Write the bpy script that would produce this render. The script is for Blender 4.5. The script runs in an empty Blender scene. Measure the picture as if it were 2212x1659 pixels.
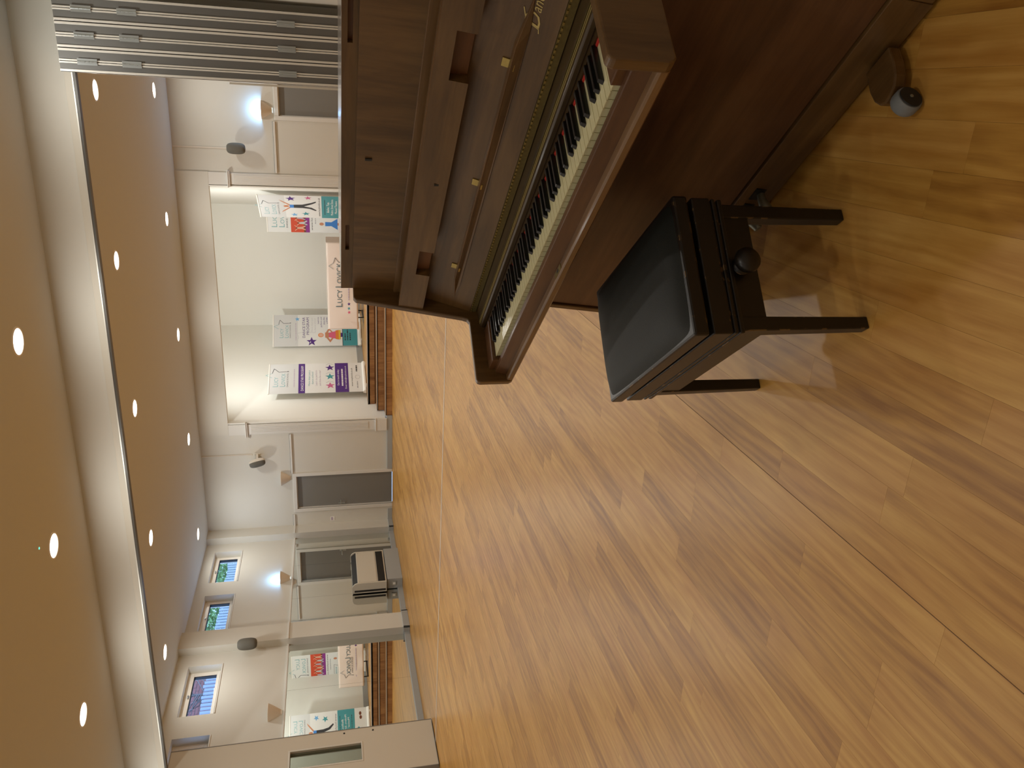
import bpy, math, random
from mathutils import Matrix, Vector
R_ = math.radians
rnd = random.Random(7)
scene = bpy.context.scene
COL = scene.collection

# ------------------------------------------------------------------ camera
HCAM = 1.25
def camera_axes(pitch, roll, yaw):
    cy, sy, cp, sp, cr, sr = math.cos(yaw), math.sin(yaw), math.cos(pitch), math.sin(pitch), math.cos(roll), math.sin(roll)
    W = Matrix(((1,0,0),(0,0,-1),(0,1,0)))
    Ry = Matrix(((cy,sy,0),(-sy,cy,0),(0,0,1)))
    Rp = Matrix(((1,0,0),(0,cp,-sp),(0,sp,cp)))
    Rr = Matrix(((cr,-sr,0),(sr,cr,0),(0,0,1)))
    return Rr @ Rp @ W @ Ry
RC = camera_axes(0.2310, -0.0294, 0.3607)      # rows: right, down, forward of the phone held upright
cam_data = bpy.data.cameras.new('camera')
cam = bpy.data.objects.new('camera', cam_data); COL.objects.link(cam)
cam_data.sensor_fit = 'HORIZONTAL'; cam_data.sensor_width = 36.0
cam_data.lens = 1664.2 / 2212 * 36.0
cam_data.clip_start = 0.05; cam_data.clip_end = 200
# the photograph lies on its side: picture right = room down, picture up = room right
right, up, back = RC[1], RC[0], -RC[2]
cam.matrix_world = Matrix(((right[0],up[0],back[0],0),(right[1],up[1],back[1],0),(right[2],up[2],back[2],HCAM),(0,0,0,1)))
scene.camera = cam

# ------------------------------------------------------------------ world, view
world = bpy.data.worlds.new('world'); scene.world = world; world.use_nodes = True
bg = world.node_tree.nodes['Background']
bg.inputs['Color'].default_value = (0.34, 0.56, 1.0, 1); bg.inputs['Strength'].default_value = 7.0
scene.view_settings.view_transform = 'Standard'; scene.view_settings.look = 'None'
scene.view_settings.gamma = 1.0; scene.view_settings.use_curve_mapping = False
scene.view_settings.exposure = -0.85
scene.cycles.use_denoising = True
scene.cycles.max_bounces = 10; scene.cycles.diffuse_bounces = 6; scene.cycles.glossy_bounces = 5
scene.cycles.transparent_max_bounces = 12; scene.cycles.sample_clamp_indirect = 4.0
scene.cycles.caustics_reflective = False; scene.cycles.caustics_refractive = False
LAMP_HALL, LAMP_STAGE, LAMP_WALL = 31.0, 56.0, 20.0
LAMP_ROWS = (LAMP_HALL, LAMP_HALL, 36.0, 16.0, 19.0, 8.0)
LAMP_COL = (1.0, 0.985, 0.925); STAGE_COL = (1.0, 1.0, 0.95); BLUE_COL = (0.22, 0.54, 1.0)

# ------------------------------------------------------------------ materials
MATS = {}
def mat(name, color, rough=0.5, metal=0.0, spec=0.5, coat=0.0, emit=None, emit_s=0.0, bump=0.0, bump_scale=200.0, var=0.0, var_scale=3.0):
    m = bpy.data.materials.new(name); m.use_nodes = True; MATS[name] = m
    nt = m.node_tree; b = nt.nodes['Principled BSDF']
    b.inputs['Base Color'].default_value = (*color, 1); b.inputs['Roughness'].default_value = rough
    b.inputs['Metallic'].default_value = metal; b.inputs['Specular IOR Level'].default_value = spec
    b.inputs['Coat Weight'].default_value = coat; b.inputs['Coat Roughness'].default_value = 0.15
    if emit: b.inputs['Emission Color'].default_value = (*emit, 1); b.inputs['Emission Strength'].default_value = emit_s
    tc = nt.nodes.new('ShaderNodeTexCoord')
    if var:
        n = nt.nodes.new('ShaderNodeTexNoise'); n.inputs['Scale'].default_value = var_scale; n.inputs['Detail'].default_value = 4
        r = nt.nodes.new('ShaderNodeMapRange'); r.inputs['To Min'].default_value = 1 - var; r.inputs['To Max'].default_value = 1 + var
        mx = nt.nodes.new('ShaderNodeMix'); mx.data_type = 'RGBA'; mx.blend_type = 'MULTIPLY'; mx.inputs[0].default_value = 1
        mx.inputs[6].default_value = (*color, 1)
        nt.links.new(tc.outputs['Object'], n.inputs['Vector']); nt.links.new(n.outputs['Fac'], r.inputs['Value'])
        nt.links.new(r.outputs['Result'], mx.inputs[7]); nt.links.new(mx.outputs[2], b.inputs['Base Color'])
    if bump:
        n2 = nt.nodes.new('ShaderNodeTexNoise'); n2.inputs['Scale'].default_value = bump_scale; n2.inputs['Detail'].default_value = 3
        bp = nt.nodes.new('ShaderNodeBump'); bp.inputs['Strength'].default_value = bump; bp.inputs['Distance'].default_value = 0.002
        nt.links.new(tc.outputs['Object'], n2.inputs['Vector']); nt.links.new(n2.outputs['Fac'], bp.inputs['Height'])
        nt.links.new(bp.outputs['Normal'], b.inputs['Normal'])
    return m

def wood(name, dark, mid, light, axis='X', rough=0.35, coat=0.0, stretch=14.0, scale=6.0, source=None, spread=0.5, bump=0.05, rings=0.07, figure=False):
    """streaky grain that runs along one local axis; source = 'object' or 'island' gives every piece its own tone and figure"""
    m = bpy.data.materials.new(name); m.use_nodes = True; MATS[name] = m
    nt = m.node_tree; N = nt.nodes; Lk = nt.links.new; b = N['Principled BSDF']
    b.inputs['Roughness'].default_value = rough; b.inputs['Coat Weight'].default_value = coat; b.inputs['Coat Roughness'].default_value = 0.12
    tc = N.new('ShaderNodeTexCoord'); src = tc.outputs['Object']; rv = None
    if source == 'object': o = N.new('ShaderNodeObjectInfo'); rv = o.outputs['Random']
    elif source == 'island': o = N.new('ShaderNodeNewGeometry'); rv = o.outputs['Random Per Island']
    if rv is not None:
        wn = N.new('ShaderNodeTexWhiteNoise'); wn.noise_dimensions = '1D'; Lk(rv, wn.inputs['W'])
        sc = N.new('ShaderNodeVectorMath'); sc.operation = 'SCALE'; sc.inputs['Scale'].default_value = 40.0; Lk(wn.outputs['Color'], sc.inputs[0])
        ad = N.new('ShaderNodeVectorMath'); ad.operation = 'ADD'; Lk(src, ad.inputs[0]); Lk(sc.outputs[0], ad.inputs[1]); src = ad.outputs[0]
    mp = N.new('ShaderNodeMapping'); k = {'X': (1/stretch,1,1), 'Y': (1,1/stretch,1), 'Z': (1,1,1/stretch)}[axis]
    mp.inputs['Scale'].default_value = k; Lk(src, mp.inputs['Vector'])
    n1 = N.new('ShaderNodeTexNoise'); n1.inputs['Scale'].default_value = scale * 5; n1.inputs['Detail'].default_value = 6; n1.inputs['Roughness'].default_value = 0.62; n1.inputs['Distortion'].default_value = 0.6
    n2 = N.new('ShaderNodeTexNoise'); n2.inputs['Scale'].default_value = scale * 24; n2.inputs['Detail'].default_value = 3
    Lk(mp.outputs[0], n1.inputs['Vector']); Lk(mp.outputs[0], n2.inputs['Vector'])
    # broad rings: bands of a low noise
    mp2 = N.new('ShaderNodeMapping'); k2 = {'X': (.35,1,1), 'Y': (1,.35,1), 'Z': (1,1,.35)}[axis]; mp2.inputs['Scale'].default_value = k2; Lk(src, mp2.inputs['Vector'])
    n3 = N.new('ShaderNodeTexNoise'); n3.inputs['Scale'].default_value = min(scale, 6) * 1.1; n3.inputs['Detail'].default_value = 2; Lk(mp2.outputs[0], n3.inputs['Vector'])
    mu = N.new('ShaderNodeMath'); mu.operation = 'MULTIPLY'; mu.inputs[1].default_value = 16.0 if rings > .06 else 26.0; Lk(n3.outputs['Fac'], mu.inputs[0])
    si = N.new('ShaderNodeMath'); si.operation = 'SINE'; Lk(mu.outputs[0], si.inputs[0])
    a1 = N.new('ShaderNodeMath'); a1.operation = 'MULTIPLY_ADD'; a1.inputs[1].default_value = rings; Lk(si.outputs[0], a1.inputs[0])
    nc = N.new('ShaderNodeMath'); nc.operation = 'MULTIPLY_ADD'; nc.inputs[1].default_value = 0.6 if figure else 1.0; nc.inputs[2].default_value = 0.2 if figure else 0.0; Lk(n1.outputs['Fac'], nc.inputs[0]); Lk(nc.outputs[0], a1.inputs[2])
    a2 = N.new('ShaderNodeMath'); a2.operation = 'MULTIPLY_ADD'; a2.inputs[1].default_value = 0.16; Lk(n2.outputs['Fac'], a2.inputs[0]); Lk(a1.outputs[0], a2.inputs[2])
    val = a2.outputs[0]
    if rv is not None:
        w2 = N.new('ShaderNodeMath'); w2.operation = 'MULTIPLY_ADD'; w2.inputs[1].default_value = spread; w2.inputs[2].default_value = -spread/2; Lk(wn.outputs['Value'], w2.inputs[0])
        a3 = N.new('ShaderNodeMath'); a3.operation = 'ADD'; Lk(val, a3.inputs[0]); Lk(w2.outputs[0], a3.inputs[1]); val = a3.outputs[0]
    if figure:          # cathedral figure and reddish clouds of a printed oak plank
        mp3 = N.new('ShaderNodeMapping'); mp3.inputs['Scale'].default_value = {'X': (.16,1,1), 'Y': (1,.16,1), 'Z': (1,1,.16)}[axis]; Lk(src, mp3.inputs['Vector'])
        wv = N.new('ShaderNodeTexWave'); wv.wave_type = 'BANDS'; wv.bands_direction = 'X'; wv.inputs['Scale'].default_value = 7.0; wv.inputs['Distortion'].default_value = 12.0; wv.inputs['Detail'].default_value = 3.0; wv.inputs['Detail Scale'].default_value = 1.3; Lk(mp3.outputs[0], wv.inputs['Vector'])
        w3 = N.new('ShaderNodeMath'); w3.operation = 'MULTIPLY_ADD'; w3.inputs[1].default_value = 0.17; w3.inputs[2].default_value = -0.085; Lk(wv.outputs['Fac'], w3.inputs[0])
        a4 = N.new('ShaderNodeMath'); a4.operation = 'ADD'; Lk(val, a4.inputs[0]); Lk(w3.outputs[0], a4.inputs[1]); val = a4.outputs[0]
    cr = N.new('ShaderNodeValToRGB'); e = cr.color_ramp.elements
    e[0].position = 0.20 if figure else 0.30; e[0].color = (*dark, 1); e[1].position = 0.98 if figure else 0.86; e[1].color = (*light, 1)
    em = e.new(0.57); em.color = (*mid, 1)
    Lk(val, cr.inputs['Fac']); col = cr.outputs['Color']
    if figure:
        mp4 = N.new('ShaderNodeMapping'); mp4.inputs['Scale'].default_value = {'X': (.3,1,1), 'Y': (1,.3,1), 'Z': (1,1,.3)}[axis]; Lk(src, mp4.inputs['Vector'])
        n5 = N.new('ShaderNodeTexNoise'); n5.inputs['Scale'].default_value = 9.0; n5.inputs['Detail'].default_value = 3; Lk(mp4.outputs[0], n5.inputs['Vector'])
        ad5 = N.new('ShaderNodeMath'); ad5.operation = 'MULTIPLY_ADD'; ad5.inputs[1].default_value = 0.34; Lk(wn.outputs['Value'], ad5.inputs[0]); Lk(n5.outputs['Fac'], ad5.inputs[2])
        mr = N.new('ShaderNodeMapRange'); mr.inputs['From Min'].default_value = 0.52; mr.inputs['From Max'].default_value = 0.95; mr.inputs['To Max'].default_value = 0.75; Lk(ad5.outputs[0], mr.inputs['Value'])
        mx = N.new('ShaderNodeMix'); mx.data_type = 'RGBA'; mx.blend_type = 'MULTIPLY'; mx.inputs[7].default_value = (0.80, 0.66, 0.58, 1); Lk(mr.outputs[0], mx.inputs[0]); Lk(col, mx.inputs[6]); col = mx.outputs[2]
    Lk(col, b.inputs['Base Color'])
    if bump:
        bp = N.new('ShaderNodeBump'); bp.inputs['Strength'].default_value = bump; bp.inputs['Distance'].default_value = 0.0015; Lk(n2.outputs['Fac'], bp.inputs['Height']); Lk(bp.outputs['Normal'], b.inputs['Normal'])
    return m

def worn(name, color, wear, rough=0.35, thresh=0.55, coat=0.0):
    """painted or stained timber rubbed through along its edges"""
    m = mat(name, color, rough, coat=coat); nt = m.node_tree; N = nt.nodes; Lk = nt.links.new; b = N['Principled BSDF']
    bv = N.new('ShaderNodeBevel'); bv.inputs['Radius'].default_value = 0.004; bv.samples = 4
    g = N.new('ShaderNodeNewGeometry'); d = N.new('ShaderNodeVectorMath'); d.operation = 'DOT_PRODUCT'
    Lk(bv.outputs[0], d.inputs[0]); Lk(g.outputs['Normal'], d.inputs[1])
    lt = N.new('ShaderNodeMath'); lt.operation = 'LESS_THAN'; lt.inputs[1].default_value = 0.96; Lk(d.outputs['Value'], lt.inputs[0])
    tc = N.new('ShaderNodeTexCoord'); n = N.new('ShaderNodeTexNoise'); n.inputs['Scale'].default_value = 34; n.inputs['Detail'].default_value = 5; Lk(tc.outputs['Object'], n.inputs['Vector'])
    gt = N.new('ShaderNodeMath'); gt.operation = 'GREATER_THAN'; gt.inputs[1].default_value = thresh; Lk(n.outputs['Fac'], gt.inputs[0])
    mu = N.new('ShaderNodeMath'); mu.operation = 'MULTIPLY'; Lk(lt.outputs[0], mu.inputs[0]); Lk(gt.outputs[0], mu.inputs[1])
    mx = N.new('ShaderNodeMix'); mx.data_type = 'RGBA'; mx.inputs[6].default_value = (*color, 1); mx.inputs[7].default_value = (*wear, 1)
    Lk(mu.outputs[0], mx.inputs[0]); Lk(mx.outputs[2], b.inputs['Base Color'])
    return m

mat('wall', (0.655, 0.64, 0.58), 0.75, spec=0.25, bump=0.06, bump_scale=120, var=0.03, var_scale=1.5)
mat('ceiling', (0.62, 0.65, 0.67), 0.85, spec=0.2, bump=0.12, bump_scale=160)
mat('stage_wall', (0.82, 0.82, 0.775), 0.75, spec=0.25, bump=0.05, bump_scale=100)
mat('trim', (0.70, 0.69, 0.65), 0.45, spec=0.4)
mat('skirting', (0.37, 0.385, 0.385), 0.5)
mat('door_grey', (0.20, 0.195, 0.18), 0.5, var=0.03)
mat('panel_grey', (0.125, 0.123, 0.115), 0.55)
mat('panel_face', (0.63, 0.595, 0.51), 0.55, bump=0.04, bump_scale=90)
mat('alu', (0.70, 0.68, 0.62), 0.4, metal=0.35)
mat('alu_dark', (0.10, 0.095, 0.085), 0.45, metal=0.3)
mat('zinc', (0.42, 0.45, 0.45), 0.35, metal=0.8)
mat('upvc', (0.84, 0.80, 0.72), 0.35)
mat('gasket', (0.01, 0.01, 0.012), 0.5)
mat('black', (0.008, 0.008, 0.008), 0.45)
mat('black_gloss', (0.010, 0.010, 0.010), 0.2, coat=0.3)
mat('heater', (0.62, 0.585, 0.50), 0.45)
mat('speaker_white', (0.72, 0.68, 0.60), 0.5)
mat('speaker_grille', (0.13, 0.125, 0.105), 0.8, bump=0.4, bump_scale=700)
mat('lamp_shell', (0.74, 0.66, 0.55), 0.6)
mat('conduit', (0.72, 0.66, 0.58), 0.5)
mat('brass', (0.46, 0.35, 0.12), 0.35, metal=0.9, var=0.15, var_scale=80)
mat('brass_dull', (0.20, 0.155, 0.055), 0.5, metal=0.7, var=0.25, var_scale=120)
mat('gilt', (0.52, 0.40, 0.15), 0.45, metal=0.4)
mat('pewter', (0.30, 0.30, 0.24), 0.5, metal=0.6, var=0.25, var_scale=60)
mat('ivory', (0.74, 0.68, 0.40), 0.25, coat=0.15, var=0.05, var_scale=40)
mat('felt', (0.55, 0.03, 0.02), 0.95)
mat('ebony', (0.006, 0.006, 0.006), 0.28, coat=0.2)
mat('leather', (0.009, 0.010, 0.007), 0.58, spec=0.35, bump=0.25, bump_scale=420)
mat('caster_grey', (0.20, 0.21, 0.21), 0.6)
mat('rubber', (0.015, 0.015, 0.014), 0.6)
mat('cloth', (0.72, 0.62, 0.55), 0.85)
mat('vinyl_white', (0.74, 0.75, 0.74), 0.45)
mat('banner_grey', (0.62, 0.63, 0.63), 0.45)
mat('white_plastic', (0.85, 0.83, 0.78), 0.4)
for nm, c in dict(ink_teal=(0.06,0.30,0.34), ink_dark=(0.03,0.03,0.035), ink_slate=(0.10,0.16,0.18), ink_purple=(0.075,0.02,0.20), ink_pink=(0.55,0.13,0.28), ink_grey=(0.33,0.33,0.35), ink_lilac=(0.48,0.40,0.50), ink_aqua=(0.20,0.42,0.45), ink_white=(0.85,0.84,0.82), ink_red=(0.62,0.07,0.025), ink_magenta=(0.24,0.03,0.24), ink_blue=(0.05,0.22,0.62), ink_sky=(0.16,0.40,0.70), ink_skin=(0.55,0.24,0.13), ink_skin2=(0.72,0.42,0.30), ink_orange=(0.72,0.22,0.04), ink_yellow=(0.70,0.47,0.05), ink_rose=(0.68,0.12,0.22), ink_brown=(0.16,0.05,0.025), ink_green=(0.25,0.38,0.06), ink_ghost=(0.56,0.56,0.58)).items():
    mat(nm, c, 0.5)
mat('substrate', (0.17, 0.075, 0.022), 0.6)
PLK = ((0.31, 0.130, 0.020), (0.53, 0.272, 0.052), (0.71, 0.420, 0.110))
wood('plank', *PLK, axis='Y', rough=0.36, scale=9.0, stretch=16, source='object', spread=0.46, rings=0.03, figure=True)
wood('plank_far', *PLK, axis='Y', rough=0.36, scale=9.0, stretch=16, source='island', spread=0.46, rings=0.03, figure=True)
wood('step_wood', (0.20,0.085,0.028), (0.30,0.14,0.05), (0.42,0.215,0.08), axis='Z', rough=0.4, scale=7, source='island', spread=0.35)
PW = ((0.053,0.025,0.0068), (0.106,0.053,0.0148), (0.168,0.089,0.028))
wood('piano_wood', *PW, axis='X', rough=0.36, coat=0.12, scale=5, stretch=10)
wood('piano_lid', *PW, axis='X', rough=0.22, coat=0.5, scale=5, stretch=10)
wood('piano_wood_v', *PW, axis='Z', rough=0.36, coat=0.12, scale=5, stretch=10)
wood('piano_red', (0.050,0.018,0.0055), (0.095,0.038,0.0125), (0.14,0.062,0.022), axis='X', rough=0.38, coat=0.1, scale=5, stretch=10)
wood('piano_notch', (0.07,0.024,0.007), (0.115,0.043,0.013), (0.16,0.064,0.021), axis='X', rough=0.5, scale=6)
wood('piano_dark', (0.022,0.011,0.003), (0.042,0.023,0.0065), (0.07,0.04,0.013), axis='X', rough=0.4, coat=0.1, scale=5)
wood('piano_olive', (0.035,0.020,0.006), (0.065,0.042,0.013), (0.10,0.068,0.024), axis='X', rough=0.35, coat=0.1, scale=5)
wood('piano_rail', (0.08,0.038,0.013), (0.15,0.076,0.026), (0.23,0.125,0.05), axis='X', rough=0.35, coat=0.15, scale=5)
worn('stool_wood', (0.010, 0.007, 0.0045), (0.30, 0.17, 0.06), 0.38, thresh=0.60, coat=0.06)
mat('lens', (1,1,1), 0.4, emit=(1.0, 0.97, 0.90), emit_s=9.0)
mat('lens_bulb', (1,1,1), 0.4, emit=(0.72, 0.88, 1.0), emit_s=40.0)
mat('led_green', (0.1,0.6,0.4), 0.4, emit=(0.1, 0.9, 0.6), emit_s=3.0)
mat('leaf', (0.26, 0.42, 0.16), 0.7, var=0.4, var_scale=9)
mat('bark', (0.20, 0.17, 0.16), 0.9)
mat('fence_paint', (0.40, 0.44, 0.50), 0.7, var=0.08)
mat('brick_red', (0.36, 0.15, 0.13), 0.9, var=0.2, var_scale=2)
mat('mortar', (0.40, 0.36, 0.34), 0.9)
mat('soil', (0.10, 0.08, 0.05), 0.95)

def glass_mat(name, tint=(1,1,1), refl=0.08):
    m = bpy.data.materials.new(name); m.use_nodes = True; MATS[name] = m; nt = m.node_tree
    nt.nodes.remove(nt.nodes['Principled BSDF']); out = nt.nodes['Material Output']
    t = nt.nodes.new('ShaderNodeBsdfTransparent'); t.inputs[0].default_value = (*tint, 1)
    g = nt.nodes.new('ShaderNodeBsdfGlossy'); g.inputs['Roughness'].default_value = 0.02
    fr = nt.nodes.new('ShaderNodeFresnel'); fr.inputs['IOR'].default_value = 1.5
    x = nt.nodes.new('ShaderNodeMixShader'); ge = nt.nodes.new('ShaderNodeNewGeometry'); su = nt.nodes.new('ShaderNodeMath'); su.operation = 'SUBTRACT'; su.inputs[0].default_value = 1.0; mu = nt.nodes.new('ShaderNodeMath'); mu.operation = 'MULTIPLY'
    nt.links.new(ge.outputs['Backfacing'], su.inputs[1]); nt.links.new(fr.outputs[0], mu.inputs[0]); nt.links.new(su.outputs[0], mu.inputs[1])      # only the outer face of a pane reflects
    nt.links.new(mu.outputs[0], x.inputs[0]); nt.links.new(t.outputs[0], x.inputs[1]); nt.links.new(g.outputs[0], x.inputs[2]); nt.links.new(x.outputs[0], out.inputs[0])
    return m
glass_mat('glass'); glass_mat('glass_smoky', (0.62, 0.64, 0.60))
m_ = mat('mirror', (0.86, 0.885, 0.85), 0.0, metal=1.0)

# ------------------------------------------------------------------ mesh helpers
class MB:
    def __init__(s): s.v = []; s.f = []; s.smooth = False
    def add(s, vs, fs):
        o = len(s.v); s.v += [tuple(p) for p in vs]; s.f += [tuple(i + o for i in f) for f in fs]; return s
    def hexa(s, p):     # 8 points: bottom ring 0-3 ccw from above, top ring 4-7
        return s.add(p, [(3,2,1,0),(4,5,6,7),(0,1,5,4),(1,2,6,5),(2,3,7,6),(3,0,4,7)])
    def box(s, x0, x1, y0, y1, z0, z1):
        x0, x1 = sorted((x0, x1)); y0, y1 = sorted((y0, y1)); z0, z1 = sorted((z0, z1))
        return s.hexa([(x0,y0,z0),(x1,y0,z0),(x1,y1,z0),(x0,y1,z0),(x0,y0,z1),(x1,y0,z1),(x1,y1,z1),(x0,y1,z1)])
    def prism(s, pts, a, b, axis='x'):      # closed outline swept along an axis
        f = {'x': lambda p, t: (t, p[0], p[1]), 'y': lambda p, t: (p[0], t, p[1]), 'z': lambda p, t: (p[0], p[1], t)}[axis]
        n = len(pts); vs = [f(p, a) for p in pts] + [f(p, b) for p in pts]
        fs = [tuple(range(n)), tuple(range(2*n-1, n-1, -1))] + [(i, i+n, (i+1) % n + n, (i+1) % n) for i in range(n)]
        return s.add(vs, fs)
    def lathe(s, prof, n=24, axis='z', c=(0,0,0), a0=0.0, a1=2*math.pi, cap=True):
        full = abs(a1 - a0 - 2*math.pi) < 1e-6; m = n if full else n + 1; vs = []
        for i in range(m):
            t = a0 + (a1 - a0) * i / n
            for r, h in prof:
                q = (r*math.cos(t), r*math.sin(t), h)
                q = {'z': q, 'x': (q[2], q[0], q[1]), 'y': (q[0], q[2], q[1])}[axis]
                vs.append((q[0]+c[0], q[1]+c[1], q[2]+c[2]))
        k = len(prof); fs = []
        for i in range(n):
            j = (i+1) % m
            for h in range(k-1): fs.append((i*k+h, j*k+h, j*k+h+1, i*k+h+1))
        if cap and full:
            if prof[0][0] > 1e-6: fs.append(tuple(i*k for i in range(m))[::-1])
            if prof[-1][0] > 1e-6: fs.append(tuple(i*k+k-1 for i in range(m)))
        s.smooth = True
        return s.add(vs, fs)
    def tube(s, path, r, n=8, closed=False):
        vs = []; P = [Vector(p) for p in path]; m = len(P)
        for i, p in enumerate(P):
            d = (P[(i+1) % m] - P[i-1]) if closed else (P[min(i+1, m-1)] - P[max(i-1, 0)])
            d.normalize(); a = d.orthogonal().normalized() if abs(d.z) > .9 else d.cross(Vector((0,0,1))).normalized(); b = d.cross(a)
            rr = r[i] if isinstance(r, (list, tuple)) else r
            for k in range(n):
                t = 2*math.pi*k/n; vs.append(p + a*(rr*math.cos(t)) + b*(rr*math.sin(t)))
        fs = []
        for i in range(m if closed else m-1):
            for k in range(n): fs.append((i*n+k, i*n+(k+1) % n, ((i+1) % m)*n+(k+1) % n, ((i+1) % m)*n+k))
        if not closed: fs += [tuple(range(n))[::-1], tuple(range((m-1)*n, m*n))]
        s.smooth = True
        return s.add(vs, fs)
    def mesh(s, name, material):
        me = bpy.data.meshes.new(name); me.from_pydata(s.v, [], s.f); me.update(); me.validate()
        import bmesh
        bm = bmesh.new(); bm.from_mesh(me); bmesh.ops.recalc_face_normals(bm, faces=bm.faces); bm.to_mesh(me); bm.free()
        if s.smooth:
            for p in me.polygons: p.use_smooth = True
            me.set_sharp_from_angle(angle=R_(40))
        me.materials.append(MATS[material] if isinstance(material, str) else material)
        return me
    def build(s, name, material, parent=None, bevel=0.0, loc=None, rz=None):
        o = bpy.data.objects.new(name, s.mesh(name, material)); COL.objects.link(o)
        if parent: o.parent = parent
        if loc is not None: o.location = loc
        if rz is not None: o.rotation_euler.z = rz
        if bevel:
            b = o.modifiers.new('bevel', 'BEVEL'); b.width = bevel; b.segments = 2; b.limit_method = 'ANGLE'; b.angle_limit = R_(40)
        return o
def box(name, material, x0, x1, y0, y1, z0, z1, parent=None, bevel=0.0): return MB().box(x0,x1,y0,y1,z0,z1).build(name, material, parent, bevel)
def tag(o, label, cat, group=None, kind=None):
    o['label'] = label; o['category'] = cat
    if group: o['group'] = group
    if kind: o['kind'] = kind
    return o
def empty(name, loc=(0,0,0), rz=0.0, parent=None):
    o = bpy.data.objects.new(name, None); COL.objects.link(o); o.location = loc; o.rotation_euler = (0,0,rz); o.empty_display_size = 0.1
    if parent: o.parent = parent
    return o
def thing(name, label, cat, loc=(0,0,0), rz=0.0, group=None): return tag(empty(name, loc, rz), label, cat, group)
def copy_tree(o, parent=None):
    c = o.copy(); COL.objects.link(c)
    if parent: c.parent = parent
    for ch in list(o.children): copy_tree(ch, c)
    return c
def text_mb(s, size, shear=0.0, align='LEFT', spacing=1.0):
    cu = bpy.data.curves.new('t', 'FONT'); cu.body = s; cu.size = size; cu.shear = shear; cu.align_x = align; cu.resolution_u = 2; cu.space_character = spacing
    o = bpy.data.objects.new('t', cu); COL.objects.link(o); bpy.context.view_layer.update()
    me = bpy.data.meshes.new_from_object(o.evaluated_get(bpy.context.evaluated_depsgraph_get()))
    b = MB(); b.add([tuple(v.co) for v in me.vertices], [tuple(p.vertices) for p in me.polygons])
    bpy.data.objects.remove(o); bpy.data.curves.remove(cu); bpy.data.meshes.remove(me)
    return b

XL, YF, ZC = -9.02, 15.224, 3.862      # left wall, far wall, ceiling
YT = 8.10                              # line of the folding partition

# ------------------------------------------------------------------ floor and its planks
floor = tag(box('floor', 'substrate', XL-.3, 3.2, -4.2, YF+.06, -.20, -.003), 'orange wood plank vinyl floor of the hall', 'floor', kind='structure')
PITCH, LEN, GAP = .1003, .987, .00018
KNOWN = {1:1.436, 4:1.512, 5:1.14, 6:1.705, 8:1.348, 9:1.762, 10:1.10, 11:1.587, 12:1.235, 14:1.663, 15:2.279, 16:1.862, 17:2.10}
cells = []
for r in range(-32, 90):
    x1 = .012 - PITCH*r; x0 = x1 - PITCH
    if x0 < XL or x1 > 3.2: continue
    off = KNOWN.get(r, rnd.uniform(0, LEN)); y = off - LEN*math.ceil((off + 4.1)/LEN)
    while y < YF:
        a, b = max(y, -4.1), min(y + LEN, YF); y += LEN
        if b - a > .02: cells.append((x0, x1, a, b))
def seen(c):
    x, y = (c[0]+c[1])/2, (c[2]+c[3])/2; best = None
    for yy in (c[2], y, c[3]):
        q = RC @ Vector((x, yy, -HCAM))
        if q.z > .2 and abs(1664.2*q.x/q.z) < 850 and abs(1664.2*q.y/q.z) < 1125:
            best = q.z if best is None else min(best, q.z)
    return best
order = sorted([(seen(c), i) for i, c in enumerate(cells) if seen(c)]); single = set(i for _, i in order[:290])
unit = MB().box(-PITCH/2+GAP, PITCH/2-GAP, -LEN/2+GAP, LEN/2-GAP, -.003, 0).mesh('plank', 'plank')
rest = MB()
for i, (x0, x1, a, b) in enumerate(cells):
    if i in single:
        o = bpy.data.objects.new('plank', unit); COL.objects.link(o); o.parent = floor
        o.location = ((x0+x1)/2, (a+b)/2, 0); o.scale.y = (b-a)/LEN
    else: rest.box(x0+GAP, x1-GAP, a+GAP, b-GAP, -.003, 0)
rest.build('plank_field', 'plank_far', floor)['kind'] = 'stuff'
box('seam_strip', 'substrate', -.9928, -.9912, -1, 7.9, -.002, .0006, floor)
tag(box('trim_1', 'alu', XL+.6, 3.0, 8.073, 8.103, 0, .004), 'thin pale metal guide strip set across the wooden floor', 'floor track', kind='structure')

# ------------------------------------------------------------------ ceiling, beam, walls
tag(box('ceiling', 'ceiling', XL-.3, 3.2, -4.2, YF+.06, ZC, ZC+.15), 'plain tan lit ceiling with round downlights', 'ceiling', kind='structure')
beam = tag(box('trim_2', 'wall', XL, 3.0, YT, YT+.16, 3.485, ZC), 'pale ceiling beam that carries the folding partition track', 'beam', kind='structure')
box('fascia', 'panel_face', XL, 3.0, YT-.006, YT+.12, 3.420, 3.483, beam)
box('track', 'alu_dark', XL, 3.0, YT-.010, YT+.06, 3.388, 3.420, beam)
box('track_lip', 'alu', XL, 3.0, YT-.014, YT-.010, 3.410, 3.420, beam)

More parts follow.
